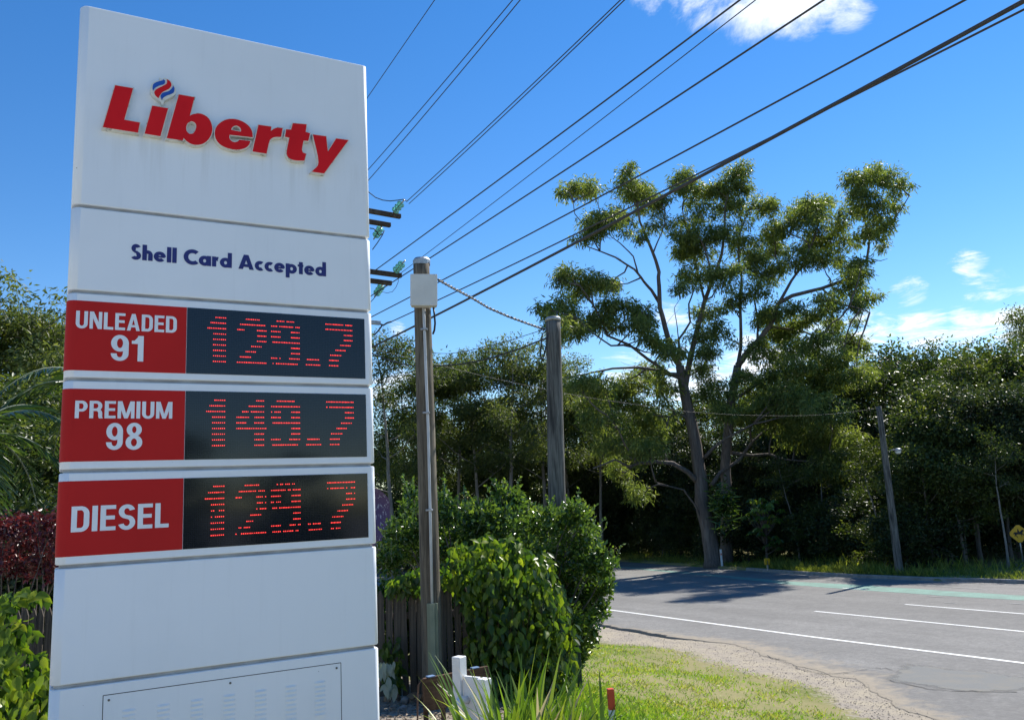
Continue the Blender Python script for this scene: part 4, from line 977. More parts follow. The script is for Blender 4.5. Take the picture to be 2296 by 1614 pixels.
# ---------------------------------------------------------------- feather flag behind the sign's edge
b = base_on(838, 14.5); e = empty('feather_flag', tuple(b), R(12), 'purple feather flag peeping out from behind the sign', 'flag')
zt = at(850, 1088, 14.5)[2] - b[2]; zb_ = at(850, 1225, 14.5)[2] - b[2]; x1 = at(876, 1150, 14.5)[0] - b[0]
V = []; n = 22
for i in range(n):
    t = i / (n - 1); z = zb_ - .15 + (zt - zb_ + .15) * t; w = x1 * (1 - max(0, (t - .68) / .32) ** 2.6) if t < 1 else 0
    lo = -.32
    for j in range(7): u = j / 6; V.append((lo + (w - .02 * (1 - t) * 2 - lo) * u, .05 * math.sin(u * 5 + t * 6) + .004, z))
me = MB().add(V, [(i * 7 + j, i * 7 + j + 1, i * 7 + 8 + j, i * 7 + 7 + j) for i in range(n - 1) for j in range(6)]).mesh('fabric', True)
M_PURPLE, nt_, b_ = ntree('purple_fabric'); vv_ = coords(nt_, (9, 9, 16)); br = nn(nt_, 'ShaderNodeTexBrick'); nt_.links.new(vv_, br.inputs[0]); br.inputs['Scale'].default_value = 1.1
nt_.links.new(mix(nt_, ramp(nt_, noise(nt_, coords(nt_, (16, 16, 4)), 3, 3), ((.60, g3(0)), (.63, g3(1)))), (.105, .06, .135), (.45, .42, .48)), b_.inputs['Base Color']); b_.inputs['Roughness'].default_value = .75
f = link('fabric', me, M_PURPLE, e)
MB().tube([(-.33, 0, -.05), (-.33, 0, zt - .3), (-.25, 0, zt - .05), (-.1, 0, zt + .01), (x1 - .05, 0, zt - .12)], .012, 8).build('pole', M_CABLE, e, True)

# ---------------------------------------------------------------- far side: street light pole, horse sign, marker post
b = hit(2018.5, 1295); b[2] = gz(b[0], b[1]); top = at(1970, 911, b[1]); e = empty('street_light', tuple(b), 0, 'leaning grey timber pole with a small street light across the road', 'street light')
pole_shaft('pole', (0, 0, -.1), rel(top, b), .155, .105, M_OLD, e, seed=12)
a0 = rel(at(1988, 1013, b[1]), b); a1 = rel(at(2012, 1008, b[1] - .35), b)
MB().tube([a0, (a0 + a1) / 2 + (0, 0, .03), a1], .022, 8).build('arm', M_GALV, e, True)
hd = MB().tube([a1 + (.02, 0, .06), a1 + (.02, 0, .03), a1 + (.02, 0, -.02), a1 + (.02, 0, -.05)], [.06, .13, .14, .13], 14).build('lamp_head', M_GALV, e, True)
MB().tube([a1 + (.02, 0, -.05), a1 + (.02, 0, -.13), a1 + (.02, 0, -.17)], [.115, .10, .05], 14).build('lamp_glass', M_BOX, hd, True)
Yh = 34.5; c = at(2284.5, 1196, Yh); g = gz(c[0], c[1]); e = empty('horse_sign', (c[0], c[1], g), R(-10), 'yellow diamond warning sign with a black horse and rider at the right edge', 'sign')
hz = c[2] - g; d = .405
def dia(r, y0, y1, m, name, par):
    k = .06
    P = [(r - k, k), (r - k, -k), (k, -(r - k)), (-k, -(r - k)), (-(r - k), -k), (-(r - k), k), (-k, r - k), (k, r - k)]
    V = [(x, y0, hz + z) for x, z in P] + [(x, y1, hz + z) for x, z in P]
    return MB().add(V, [tuple(range(7, -1, -1)), tuple(range(8, 16))] + [(j, (j + 1) % 8, 8 + (j + 1) % 8, 8 + j) for j in range(8)]).build(name, m, par)
bd = dia(d + .02, 0, .01, M_BLACK, 'board', e); dia(d, -.004, -.001, M_YEL, 'face', bd)
horse = [(-.19, .03), (-.17, .06), (-.10, .065), (-.045, .06), (-.05, .10), (-.035, .13), (-.045, .16), (-.03, .185), (-.01, .175), (-.005, .15), (.015, .11), (.02, .07), (.06, .08), (.10, .13), (.14, .145), (.155, .16), (.16, .14), (.205, .10), (.195, .08), (.16, .09), (.135, .05), (.13, .0), (.17, -.03), (.20, -.10), (.185, -.105), (.15, -.05), (.11, -.03), (.10, -.12), (.085, -.12), (.08, -.03), (-.06, -.025), (-.10, -.04), (-.07, -.10), (-.05, -.16), (-.065, -.165), (-.09, -.11), (-.13, -.05), (-.15, -.12), (-.165, -.12), (-.155, -.03), (-.16, .02), (-.18, -.03), (-.195, -.03)]
hm = curve_mesh('horse', [horse], .0005); n = len(hm.vertices); cc = np.empty(n * 3, np.float32); hm.vertices.foreach_get('co', cc); cc = cc.reshape(-1, 3)
hm.vertices.foreach_set('co', np.stack([cc[:, 0] * 1.05, -.0065 - cc[:, 2], cc[:, 1] * 1.05 + hz], 1).astype(np.float32).ravel()); hm.update(); link('horse_emblem', hm, M_BLACK, bd)
MB().tube([(0, .03, -.1), (0, .03, hz + .3)], .03, 10).build('post', M_GALV, e, True)
b = hit(1619.5, 1273); b[2] = gz(b[0], b[1]); zt = at(1618, 1231, b[1])[2] - b[2]
e = empty('guide_post', tuple(b), 0, 'slim white guide post in front of the big gum trunk', 'post'); MB().box(-.055, .055, -.02, .02, -.05, zt, .006).build('post', M_POST, e); MB().box(-.03, .03, -.0225, -.0205, zt - .3, zt - .2).build('reflector', M_ORANGE, e)
b = gpt(1722, 1278); e = empty('marker_box', tuple(b), R(20), 'small yellow marker on a stub post under the umbrella tree', 'marker'); MB().box(-.03, .03, -.03, .03, -.05, .45).build('post', M_GALV, e); MB().box(-.15, .15, -.03, .03, .25, .55, .02).build('plate', M_YEL, e)

# ---------------------------------------------------------------- the big gum across the road
def big_gum():
    rng = np.random.default_rng(77); Y = 45.4; b = hit(1605, 1272); b[2] = gz(b[0], b[1]) - .1
    root = empty('gum_tree', tuple(b), 0, 'tall spreading gum with two grey trunks across the road, the biggest tree', 'tree')
    K = Y / FPX
    limbs = []                                   # (points in frame px, radius start px, radius end px, depth shift at the end)
    def limb(pts, r0, r1, dy=0.0, y0=0.0): limbs.append((pts, r0, r1, dy, y0))
    limb([(1602, 1274), (1594, 1225), (1588, 1186), (1574, 1129), (1570, 1072), (1562, 1001), (1546, 930), (1535, 873), (1530, 850), (1524, 820)], 19, 9.5)
    limb([(1628, 1274), (1629, 1190), (1629, 1100), (1626, 1044), (1632, 972), (1640, 901), (1654, 820)], 14.5, 9, 0, 1.2)
    limb([(1524, 820), (1509, 796), (1490, 733), (1480, 690), (1478, 643), (1476, 610), (1464, 569), (1447, 526), (1435, 498), (1427, 447), (1412, 410)], 7.5, 1.6, -1)
    limb([(1479, 680), (1460, 650), (1443, 631), (1423, 604), (1380, 577), (1345, 563), (1317, 553)], 4.2, 1.2, -2)
    limb([(1345, 563), (1318, 520), (1290, 480), (1284, 440)], 1.7, .7, -2.5, -1.8)
    limb([(1345, 563), (1350, 520), (1345, 470), (1330, 430)], 1.7, .7, -1, -1.8)
    limb([(1430, 612), (1420, 575), (1390, 545), (1370, 530)], 2.2, .9, .5, -1)
    limb([(1464, 569), (1480, 530), (1492, 500), (1490, 470)], 2, .8, 1, -.6)
    limb([(1535, 873), (1548, 800), (1568, 722), (1580, 675), (1600, 624), (1619, 569), (1623, 514), (1627, 459), (1640, 410)], 7.5, 1.6, 1.5)
    limb([(1524, 815), (1522, 761), (1549, 722), (1547, 682), (1560, 640), (1575, 600)], 3.5, 1.2, 2)
    limb([(1522, 765), (1516, 720), (1512, 690), (1525, 670)], 1.4, .5, -1)
    limb([(1580, 675), (1560, 590), (1540, 520), (1530, 470), (1535, 430)], 3, 1, 2.5, .8)
    limb([(1600, 624), (1580, 560), (1565, 520), (1575, 480)], 2.4, .9, -1.5, .8)
    limb([(1532, 851), (1482, 831), (1431, 824), (1372, 826), (1313, 839), (1266, 847)], 4.6, 1.2, -3)
    limb([(1528, 840), (1502, 838), (1451, 804), (1411, 773), (1364, 753), (1341, 702), (1325, 675), (1300, 640)], 4.6, 1.2, -4)
    limb([(1411, 773), (1370, 775), (1320, 740), (1290, 710), (1250, 700)], 2.4, .9, -4.5, -2)
    limb([(1364, 753), (1400, 720), (1440, 700), (1455, 690)], 2, .8, -1, -2.6)
    limb([(1654, 820), (1676, 790), (1698, 765), (1725, 733), (1745, 682), (1776, 663), (1843, 647), (1901.6, 623.6), (1945, 580.5), (1949, 537), (1992, 506), (2020, 470), (2039, 439)], 8, .9, -2, 1.2)
    limb([(1654, 820), (1661, 780), (1660, 682), (1662, 624), (1654, 565), (1660, 520), (1680, 470)], 5, 1.2, 1, 1.2)
    limb([(1745, 682), (1775, 630), (1803.5, 592), (1819, 553), (1843, 478.5), (1850, 450)], 4, 1, 1.5, .4)
    limb([(1949, 537), (1937, 486), (1945, 427), (1960, 400)], 2.4, .8, -1, -1)
    limb([(1945, 580), (1975, 585), (1990, 580)], 1.4, .5, -1, -1)
    limb([(1843, 647), (1880, 680), (1920, 690), (1950, 700)], 2.6, .9, -3, -.6)
    limb([(1725, 733), (1790, 740), (1850, 760), (1900, 770)], 3.2, 1, 2, .8)
    limb([(1698, 765), (1700, 720), (1690, 670), (1710, 620), (1740, 580)], 3, 1, 3, .9)
    limb([(1640, 901), (1700, 860), (1760, 850), (1830, 820), (1900, 790)], 4, 1.2, 2.5, 1.2)
    limb([(1562, 1078), (1542, 1058), (1508, 1038), (1471, 1035), (1434, 1038), (1409, 1046), (1380, 1030), (1330, 1050)], 6.5, 1.4, -2.5)
    limb([(1434, 1038), (1400, 1000), (1385, 960), (1360, 930)], 2.2, .8, -3, -1.4)
    limb([(1642, 1015), (1685, 1021), (1725, 1018), (1760, 1040)], 4.2, 2, 1, 1.2)
    limb([(1594, 1089), (1613.6, 1060.6), (1656, 1032), (1685, 992), (1713, 967), (1760, 940), (1800, 930)], 5, 1.4, 2.5, .4)
    limb([(1579, 1026.5), (1600, 1003), (1622, 986.6), (1650, 970), (1690, 950)], 4.6, 2, -1.5)
    limb([(1574, 1169), (1557, 1129), (1534, 1098), (1497, 1089), (1470, 1080)], 2.6, .8, -2)
    limb([(1545, 940), (1520, 925), (1500, 935), (1495, 960)], 3, 1.2, -1)
    limb([(1725, 1018), (1760, 1030), (1820, 1035), (1870, 1060), (1920, 1075)], 2.6, 1, -3, .9)
    W_ = []                                       # sample points along limbs, to hang twigs from
    for pts, r0, r1, dy, y0 in limbs:
        n = len(pts); k = n * 3 - 2
        u = np.linspace(0, n - 1, k); P = np.stack([np.interp(u, range(n), [q[0] for q in pts]), np.interp(u, range(n), [q[1] for q in pts])], 1)
        t = u / (n - 1); P += np.convolve(rng.normal(size=k), [.3, .4, .3], 'same')[:, None] * np.array([[1.6, .3]]) * (t * (1 - t) * 4)[:, None]
        Q = np.array([at(a, c, Y + y0 + dy * tt) for (a, c), tt in zip(P, t)]) - b
        rad = (r0 + (r1 - r0) * t ** .8) * K
        if r0 > 12: rad[0] *= 1.35; rad[1] *= 1.1
        MB().tube(Q, rad, 10 if r0 > 5 else 7).build('trunk' if r0 > 12 else 'branch', M_BARK, root, True)
        W_.append(Q)
    W_ = np.concatenate(W_)
    c7 = [(320, 200, 85), (250, 185, 50), (400, 200, 55), (590, 100, 60), (590, 190, 85), (660, 230, 90), (720, 280, 80), (470, 380, 90), (400, 400, 70), (540, 350, 70), (350, 480, 55), (660, 470, 45), (790, 400, 65), (780, 260, 45), (920, 110, 60), (880, 180, 60), (960, 180, 70), (1020, 240, 85), (1090, 200, 60), (1190, 110, 70), (1260, 80, 55), (1150, 190, 75), (1240, 180, 60), (1340, 290, 95), (1400, 310, 50), (1200, 300, 95), (980, 360, 90), (920, 450, 80), (1050, 470, 80), (1150, 450, 80), (1000, 560, 105), (890, 560, 60), (1250, 520, 95), (1380, 540, 105), (1420, 430, 70), (1490, 420, 75), (1650, 290, 95), (1740, 260, 48), (1560, 310, 70), (1600, 360, 95), (1700, 400, 110), (1780, 500, 85), (1550, 600, 110), (1400, 680, 100), (1300, 620, 80), (1150, 700, 100), (1060, 680, 70), (930, 690, 60), (880, 770, 45), (1300, 780, 90), (1450, 900, 110), (1560, 960, 90), (1380, 930, 70), (1850, 330, 60), (1900, 150, 75), (1980, 120, 70), (2070, 130, 75), (2140, 180, 55), (1930, 240, 65), (2000, 320, 75), (2050, 400, 60), (1960, 450, 60), (2120, 300, 38), (2060, 520, 32), (1930, 610, 50), (1870, 680, 70), (1850, 760, 95), (1960, 820, 60), (1900, 860, 55), (1720, 830, 65), (1720, 900, 60), (1640, 520, 80), (1700, 600, 70), (1800, 600, 40),
          (260, 680, 70), (190, 710, 45), (380, 720, 75), (330, 780, 80), (520, 740, 45), (470, 760, 50), (110, 880, 45), (220, 880, 80), (330, 950, 90), (450, 970, 80), (560, 860, 70), (680, 900, 70), (640, 980, 80), (480, 870, 60), (290, 1010, 65), (180, 960, 55), (700, 960, 50),
          (1050, 900, 80), (1120, 1010, 65), (1010, 1040, 60), (800, 1080, 50), (700, 1050, 55), (1750, 1000, 85), (1850, 1080, 85), (1920, 1100, 65), (1500, 1020, 75), (1650, 1150, 65), (1180, 850, 60)]
    C = []; Rd = []
    for x, y, r in c7:
        X, Yp, r_ = 1176 + x * .3922, 349.1 + y * .3922, r * .3922
        p = at(X, Yp, Y) - b; near = W_[np.argmin((W_[:, 0] - p[0]) ** 2 + (W_[:, 2] - p[2]) ** 2)]
        C.append(at(X, Yp, Y + near[1] - (Y - b[1]) + rng.normal() * 1.0) - b); Rd.append((r_ * K * 1.0, r_ * K * 1.15, r_ * K * .85))
    for x, y, r in ((1720, 800, 36), (1780, 790, 40), (1830, 770, 36), (1880, 800, 40), (1690, 780, 26), (1740, 760, 30), (1860, 860, 42), (1920, 840, 36), (1810, 840, 36), (1660, 850, 26), (1590, 790, 24), (1500, 790, 26), (1450, 840, 36), (1400, 860, 36), (1350, 870, 34), (1290, 860, 30), (1700, 880, 45), (1760, 890, 50), (1800, 910, 50), (1850, 930, 55), (1890, 980, 40), (1840, 985, 45), (1790, 985, 48), (1735, 950, 40), (1900, 1075, 30), (1935, 1068, 28), (1950, 1080, 20), (1840, 1060, 40), (1800, 1070, 36), (1870, 1040, 40), (1400, 900, 50), (1340, 950, 42), (1440, 975, 48), (1480, 930, 42), (1370, 1000, 40), (1430, 1110, 32), (1330, 900, 36), (1690, 930, 36), (1920, 1010, 30), (1770, 830, 40), (1840, 850, 40), (1720, 850, 32), (1460, 1010, 34), (1390, 1060, 26), (1600, 880, 36), (1570, 830, 30), (1620, 930, 30), (1480, 870, 34)):
        p = at(x, y, Y + rng.normal() * 2 - .5) - b; C.append(p); Rd.append((r * K, r * K * 1.2, r * K * .8))
    C = np.array(C); 
    mb = MB()
    for c, r in zip(C, Rd):
        near = W_[np.argmin(((W_ - c - (0, 0, -r[2])) ** 2).sum(1))]
        P = curvy(near, c, 5, rng, .22); mb.tube(P, np.linspace(.055, .018, 5), 5)
        for k in range(5):
            e2 = c + ball(rng, 1)[0] * np.array(r) * .9; mb.tube(curvy(P[3], e2, 4, rng, .12), np.linspace(.016, .006, 4), 4)
    for k in range(40):                           # bare dead twigs
        w0 = W_[rng.integers(len(W_))]
        if w0[2] > 9: mb.tube(curvy(w0, w0 + rng.normal(size=3) * (.8, .6, .4) + (0, 0, .5), 5, rng, .2), np.linspace(.014, .004, 5), 4)
    tag(mb.build('twigs', M_BARK, root, True), kind='stuff')
    C2, R2 = [], []; mb2 = MB()
    for c, r in zip(C, Rd):
        C2.append(c); R2.append(r)
        for k in range(3):
            u = unit(rng.normal(size=3)); u[2] = abs(u[2]) * .8 - .25; f = rng.uniform(.32, .55); C2.append(c + u * np.array(r) * rng.uniform(.85, 1.35)); R2.append(tuple(f * v for v in r))
            mb2.tube(curvy(c, C2[-1], 4, rng, .15), np.linspace(.014, .006, 4), 4)
    Ra = np.array([q[0] for q in Rd])
    for i, c in enumerate(C):
        dd = np.linalg.norm((C - c) * (1, .35, 1), axis=1); 
        for j in np.argsort(dd)[1:4]:
            if j > i or dd[j] > 2.6: continue
            m_ = (c + C[j]) / 2 + rng.normal(size=3) * .12; f = .5 * (Ra[i] + Ra[j]) * rng.uniform(.4, .7); C2.append(m_); R2.append((f, f, f * .7)); mb2.tube(curvy(c, C[j], 5, rng, .2), np.linspace(.012, .008, 5), 4)
    tag(mb2.build('twigs', M_BARK, root, True), kind='stuff')
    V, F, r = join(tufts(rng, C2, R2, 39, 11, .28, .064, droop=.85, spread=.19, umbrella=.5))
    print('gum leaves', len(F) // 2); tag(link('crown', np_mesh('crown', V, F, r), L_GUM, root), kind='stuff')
big_gum()

# ---------------------------------------------------------------- trees of the wood, built once per kind
def tree_kind(seed, H, crown0, spread, nl, clumps, cr, per, ln, lL, lW, lm, bark, droop=.5, tr=.16, lean=.03, fork=False, name='tree'):
    rng = np.random.default_rng(seed); root = empty(name, (0, 0, -100)); mb = MB()
    k = 12; t = np.linspace(0, 1, k); P = np.stack([np.cumsum(rng.normal(size=k) * .02 * H) * .5 * t + lean * H * t, np.cumsum(rng.normal(size=k) * .02 * H) * .5 * t, t * H * .93], 1)
    mb.tube(P, tr * (1 - t * .86) * (1 + .5 * (t < .03)), 9)
    C, Rd = [], []
    for i in range(nl):
        t0 = crown0 + (1 - crown0) * (i + rng.random()) / nl * .92; a = i * 2.4 + rng.normal() * .5
        p0 = np.array([np.interp(t0, t, P[:, j]) for j in range(3)]); prof = math.sin(math.pi * min(1, max(.12, (t0 - crown0) / (1 - crown0) * .8 + .22)))
        ln_ = spread * H * prof * rng.uniform(.7, 1.15); e = p0 + np.array([math.cos(a) * ln_, math.sin(a) * ln_, ln_ * rng.uniform(.25, .9)])
        e[2] = min(e[2], H * .99); Q = curvy(p0, e, 6, rng, .12, -.03); mb.tube(Q, np.linspace(tr * .42 * (1.1 - t0), .015, 6), 6)
        for c in range(clumps):
            u = 1 - .55 * c / max(1, clumps - 1) * rng.uniform(.5, 1); q = np.array([np.interp(u, np.linspace(0, 1, 6), Q[:, j]) for j in range(3)])
            cc = q + rng.normal(size=3) * cr * H * (.55, .55, .35); C.append(cc); r_ = cr * H * rng.uniform(.6, 1.2); Rd.append((r_ * 1.15, r_ * 1.15, r_ * .75)); mb.tube(curvy(q, cc, 3, rng), (.02, .015, .008), 4)
    C.append(P[-1] + (0, 0, H * .02)); r_ = cr * H; Rd.append((r_, r_, r_ * .8))
    mb.build('trunk', bark, root, True)
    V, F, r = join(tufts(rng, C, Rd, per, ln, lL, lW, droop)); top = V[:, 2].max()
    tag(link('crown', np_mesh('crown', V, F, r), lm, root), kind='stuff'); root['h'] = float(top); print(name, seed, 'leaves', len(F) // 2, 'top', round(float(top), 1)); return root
GA = tree_kind(1, 15, .45, .26, 10, 3, .068, 22, 11, .26, .075, L_GUM2, M_BARKP, .6, .17)
GB = tree_kind(2, 15, .38, .24, 11, 3, .07, 22, 11, .26, .08, L_GUM2, M_BARKP, .6, .16, -.04)
GC = tree_kind(3, 13, .25, .27, 15, 4, .09, 11, 10, .25, .09, L_MID, M_BARKD, .45, .15)
DA = tree_kind(4, 13, .30, .25, 16, 4, .09, 10, 10, .24, .12, L_DARK, M_BARKD, .25, .15, .02)
DB = tree_kind(5, 13, .22, .23, 17, 4, .09, 10, 10, .26, .13, L_MID, M_BARK, .3, .14, -.02)
SL = tree_kind(6, 12, .62, .16, 7, 3, .07, 11, 10, .22, .09, L_MID, M_BARKP, .4, .11, .05)
SA = tree_kind(7, 4.2, .05, .42, 15, 3, .16, 20, 10, .20, .10, L_DARK, M_BARKD, .2, .05)
SB = tree_kind(8, 3.6, .05, .5, 14, 3, .17, 20, 10, .19, .09, L_MID, M_BARKD, .3, .05)
used = set()
_kx = [880, 1345, 1400, 1500, 1580, 1640, 1700, 1800, 1900, 2018, 2100, 2200, 2296, 2500]; _ky = [1236, 1255, 1259, 1266, 1271.5, 1276, 1280.5, 1288, 1294, 1299, 1303, 1305.5, 1309, 1315]
def kerb_depth(x): return float(min(58, hit(x, np.interp(x, _kx, _ky))[1]))
def plant(kind, x, top, Y, label, group, rot=None, wide=1.0, rng=random.Random(9), cat='tree', name=None):
    q = at(x, top, Y); g = gz(q[0], q[1]) - .05; sc = (q[2] - g) / kind['h']
    if kind.name in used: o = copy_tree(kind)
    else: o = kind; used.add(kind.name)
    o.location = (q[0], q[1], g); o.scale = (sc * wide, sc * wide, sc); o.rotation_euler = (0, 0, rng.uniform(0, 6.28) if rot is None else rot)
    if name: o.name = name
    tag(o, label, cat, group); return o
G1 = 'gum trees behind the two timber poles'
for kind, x, top, Y, l in ((GA, 872, 728, 50, 'pale leaved gum between the sign edge and the power pole'), (GB, 935, 775, 56, 'gum tree right behind the box pole'), (GA, 1010, 788, 58, 'gum tree just right of the box pole'), (GB, 1062, 764, 55, 'rounded gum crown left of the highest crown between the poles'), (GA, 1120, 740, 54, 'highest gum crown midway between the two timber poles'), (GB, 1190, 736, 57, 'gum crown touching the left of the weathered pole'),
                        (GB, 1262, 800, 60, 'gum crown just right of the weathered pole top'), (GA, 1322, 842, 58, 'lower gum crown left of the big gum')):
    plant(kind, x, top, Y, l, G1)
G2 = 'trees of the wood across the road'
LW = 'tree of the dense wood across the road'
for i, (kind, x, top, Y) in enumerate(((GC, 905, 900, 52), (GC, 985, 905, 54), (DB, 1090, 890, 53), (GC, 1160, 900, 52), (GC, 1235, 900, 54), (GC, 1300, 905, 52), (DA, 1380, 890, 56), (GC, 1445, 885, 58), (DB, 1500, 900, 56), (GC, 1560, 860, 60), (GB, 1640, 838, 64), (GC, 1710, 815, 60), (DB, 1775, 830, 58), (GC, 1840, 800, 58), (GC, 1895, 785, 56),
        (DA, 870, 985, 66), (DA, 960, 990, 67), (DA, 1050, 985, 66), (DA, 1130, 990, 66), (DA, 1325, 960, 51), (DA, 1465, 960, 53), (DA, 1545, 950, 54), (DA, 1670, 960, 54), (DA, 1760, 960, 54), (DB, 1855, 950, 53))):
    plant(kind, x, top, max(kerb_depth(x) + 3.5 + (Y - 51) * .8, 47.5 + (Y - 51) * .6), LW, G2)
G3 = 'trees of the wood on the right'
LR = 'tree of the tall dark wood behind the street light'
for i, (kind, x, top, Y) in enumerate(((GC, 1935, 795, 62), (DB, 1968, 752, 64), (DA, 2010, 790, 60), (GC, 2052, 762, 58), (DA, 2062, 830, 50), (DB, 2112, 748, 60), (GC, 2160, 764, 56), (DA, 2140, 850, 49), (DB, 2215, 745, 58), (DA, 2205, 840, 50), (GC, 2262, 742, 57), (DA, 2275, 850, 50), (DB, 2340, 760, 55), (GC, 2400, 740, 56), (DA, 2450, 780, 52), (DB, 2520, 760, 54), (GC, 2600, 740, 56), (DA, 1985, 880, 57))):
    plant(kind, x, top, kerb_depth(x) + 5.5 + (Y - 49) * 1.1, LR, G3)
for x, top, Y in ((2075, 850, 36.8), (2115, 905, 35.8), (2045, 900, 36.2)): plant(DB, x, top, Y, LR, G3, wide=1.1)
plant(GA, 2305, 672, 52, 'tallest pale gum at the right edge above the horse sign', G3)
for x, top, Y, l in ((1357, 1000, 50, 'slim pale trunk left of the big gum'), (1768, 1010, 49, 'slim trunk right of the umbrella tree'), (1952, 980, 48.5, 'slim pale trunk just left of the street light pole'), (1985, 960, 49.5, 'slim trunk hidden behind the street light pole'), (2214, 960, 47, 'forked pale slim trunk left of the horse sign'), (2080, 950, 49, 'slim trunk right of the street light pole'), (2150, 940, 50, 'slim trunk midway between street light and horse sign'), (1128, 960, 50, 'slim pale trunk between the two timber poles'), (2120, 930, 51, 'thin dark trunk right of the street light in the wood'), (1820, 980, 50, 'thin trunk between the umbrella tree and street light')):
    plant(SL, x, top, kerb_depth(x) + 3.5 + (Y - 47), l, 'slim trunks at the edge of the wood')
rr_ = random.Random(31)
for i in range(34):
    x = 870 + i * 46 + rr_.uniform(-15, 15)
    Y = kerb_depth(x) + rr_.uniform(3.0, 8.0) + max(0, x - 1990) / 296 * 8
    plant(SA if i % 3 else SB, x, rr_.uniform(1085, 1165), Y, 'dark glossy shrub under the trees of the wood', 'shrubs under the wood', wide=rr_.uniform(1.0, 1.4), cat='shrub')
for i in range(14):
    x = 1300 + i * 80 + rr_.uniform(-20, 20)
    plant(SA, x, rr_.uniform(1000, 1060), kerb_depth(x) + rr_.uniform(8, 12), 'dark glossy shrub under the trees of the wood', 'shrubs under the wood', wide=1.0, cat='shrub')
def far_wood():
    rng = np.random.default_rng(90); n = 100000
    x = rng.uniform(-75, 105, n); Y = rng.uniform(60, 88, n)
    x = np.where(Y > 0, x, x); g = ground_z(x, Y); s = x * AR[0] + Y * AR[1]; p = x * AP[0] + Y * AP[1]
    hh = 7.5 + 2.2 * np.sin(x * .31) + 1.6 * np.sin(x * .83 + 1) + 1.0 * np.sin(x * 2.1 + Y)
    z = g + rng.random(n) ** .8 * hh; keep = (p > kerb_p(s) + 4) | (p < edge_p(s) - 22)
    C = np.stack([x, Y, z], 1)[keep]; D = rng.normal(size=C.shape); D[:, 2] -= .4
    V, F, r = leaves(C, D, rng.uniform(.5, .9, len(C)), rng.uniform(.22, .4, len(C)), rng)
    tag(link('far_wood', np_mesh('far_wood', V, F, r), L_MID), 'deep shaded wood filling in behind the trees', 'wood', kind='stuff')
far_wood()
# umbrella tree and elkhorn clump by the gum's foot
def umbrella():
    rng = np.random.default_rng(15); Y = 43.8; b = at(1722, 1270, Y); b[2] = gz(b[0], b[1]); root = empty('umbrella_tree', tuple(b), 0, 'dark umbrella tree with drooping finger leaves right of the big gum', 'tree'); mb = MB(); parts = []
    H = at(1722, 1108, Y)[2] - b[2]
    for k in range(46):
        a = rng.uniform(0, 6.28); zz = H * (.25 + .72 * rng.random() ** .7); rad = 1.05 * math.sqrt(max(.1, 1 - ((zz / H - .5) / .62) ** 2)) * rng.uniform(.4, 1)
        c = np.array([math.cos(a) * rad, math.sin(a) * rad, zz]); mb.tube(curvy((0, 0, zz * .55), c, 4, rng), (.03, .02, .015, .01), 5); n = 11
        th = np.linspace(0, 6.28, n, endpoint=False) + rng.random(); D = np.stack([np.cos(th), np.sin(th), np.full(n, -.75)], 1)
        parts.append(leaves(np.repeat(c[None], n, 0), D, rng.uniform(.3, .46, n), .13, rng, .12, np.array([[0, 0, 1.0]]), np.full(n, rng.random())))
    mb.tube(curvy((0, 0, -.1), (0, 0, H * .9), 6, rng), np.linspace(.08, .03, 6), 8); mb.build('trunk', M_BARKD, root, True)
    V, F, r = join(parts); tag(link('crown', np_mesh('crown', V, F, r), L_SHRUB, root), kind='stuff')
    b = at(1622, 1135, 44.2); root = empty('elkhorn_clump', tuple(b), 0, 'bright green hanging fern clump on the big gum trunk', 'plant'); n = 420; D = rng.normal(size=(n, 3)); D[:, 2] = -abs(D[:, 2]) * .6 + rng.random(n) * .9
    C = rng.normal(size=(n, 3)) * (.28, .2, .55); V, F, r = leaves(C, D, rng.uniform(.35, .8, n), .09, rng); link('fronds', np_mesh('fronds', V, F, r), L_SHRUB, root)['kind'] = 'stuff'
umbrella()

# ---------------------------------------------------------------- left of the sign
for kind, x, top, Y, l in ((GB, -5, 600, 34, 'tall gum at the left edge of the picture'), (GC, 62, 668, 36, 'rounded gum crown second from the left edge'), (GA, 118, 690, 40, 'gum crown touching the left edge of the sign'), (GC, 170, 720, 40, 'gum tree peeping past the sign edge')):
    plant(kind, x, top, Y, l, 'trees left of the sign', wide=1.15)
for x, top, Y in ((70, 812, 24), (135, 838, 26), (10, 860, 25), (100, 930, 21), (20, 960, 22), (150, 900, 22)):
    plant(DB, x, top, Y, 'dense broad leaved tree behind the palms', 'dense trees behind the palms', wide=1.3)
for x, top, Y in ((-20, 1060, 17), (50, 1080, 18), (120, 1090, 17.5), (180, 1080, 17)):
    plant(SA, x, top, Y, 'dark shrub between the palms and red bush', 'dark shrubs behind the red bush', wide=1.0, cat='shrub')
def frond_mesh(seed, L=2.6, n=46, droop=.9):
    rng = np.random.default_rng(seed); t = np.linspace(0, 1, 14); P = np.stack([L * t * (1 - .18 * t ** 2), 0 * t, L * (.45 * t - droop * t ** 2)], 1)
    u = np.linspace(.1, .99, n); C = np.stack([np.interp(u, t, P[:, k]) for k in range(3)], 1); T = np.gradient(C, axis=0); T = unit(T); parts = []
    for s in (-1, 1):
        D = T * .75 + np.array([[0, s * 1.0, 0]]) + np.array([[0, 0, -.35]]) + rng.normal(size=(n, 3)) * .1
        parts.append(leaves(C, D, .62 * np.sin(np.pi * np.clip(u * .9 + .12, 0, 1)) * rng.uniform(.9, 1.1, n) + .1, .045, rng, .1, np.array([[0, 0, 1.0]])))
    V, F, r = join(parts); mb = MB().tube(P, np.linspace(.03, .006, 14), 6)
    return np_mesh('leaflets', V, F, r), mb.mesh('frond', True)
FM = [frond_mesh(50 + k, 2.5 + .2 * k, 46, .75 + .2 * k) for k in range(3)]
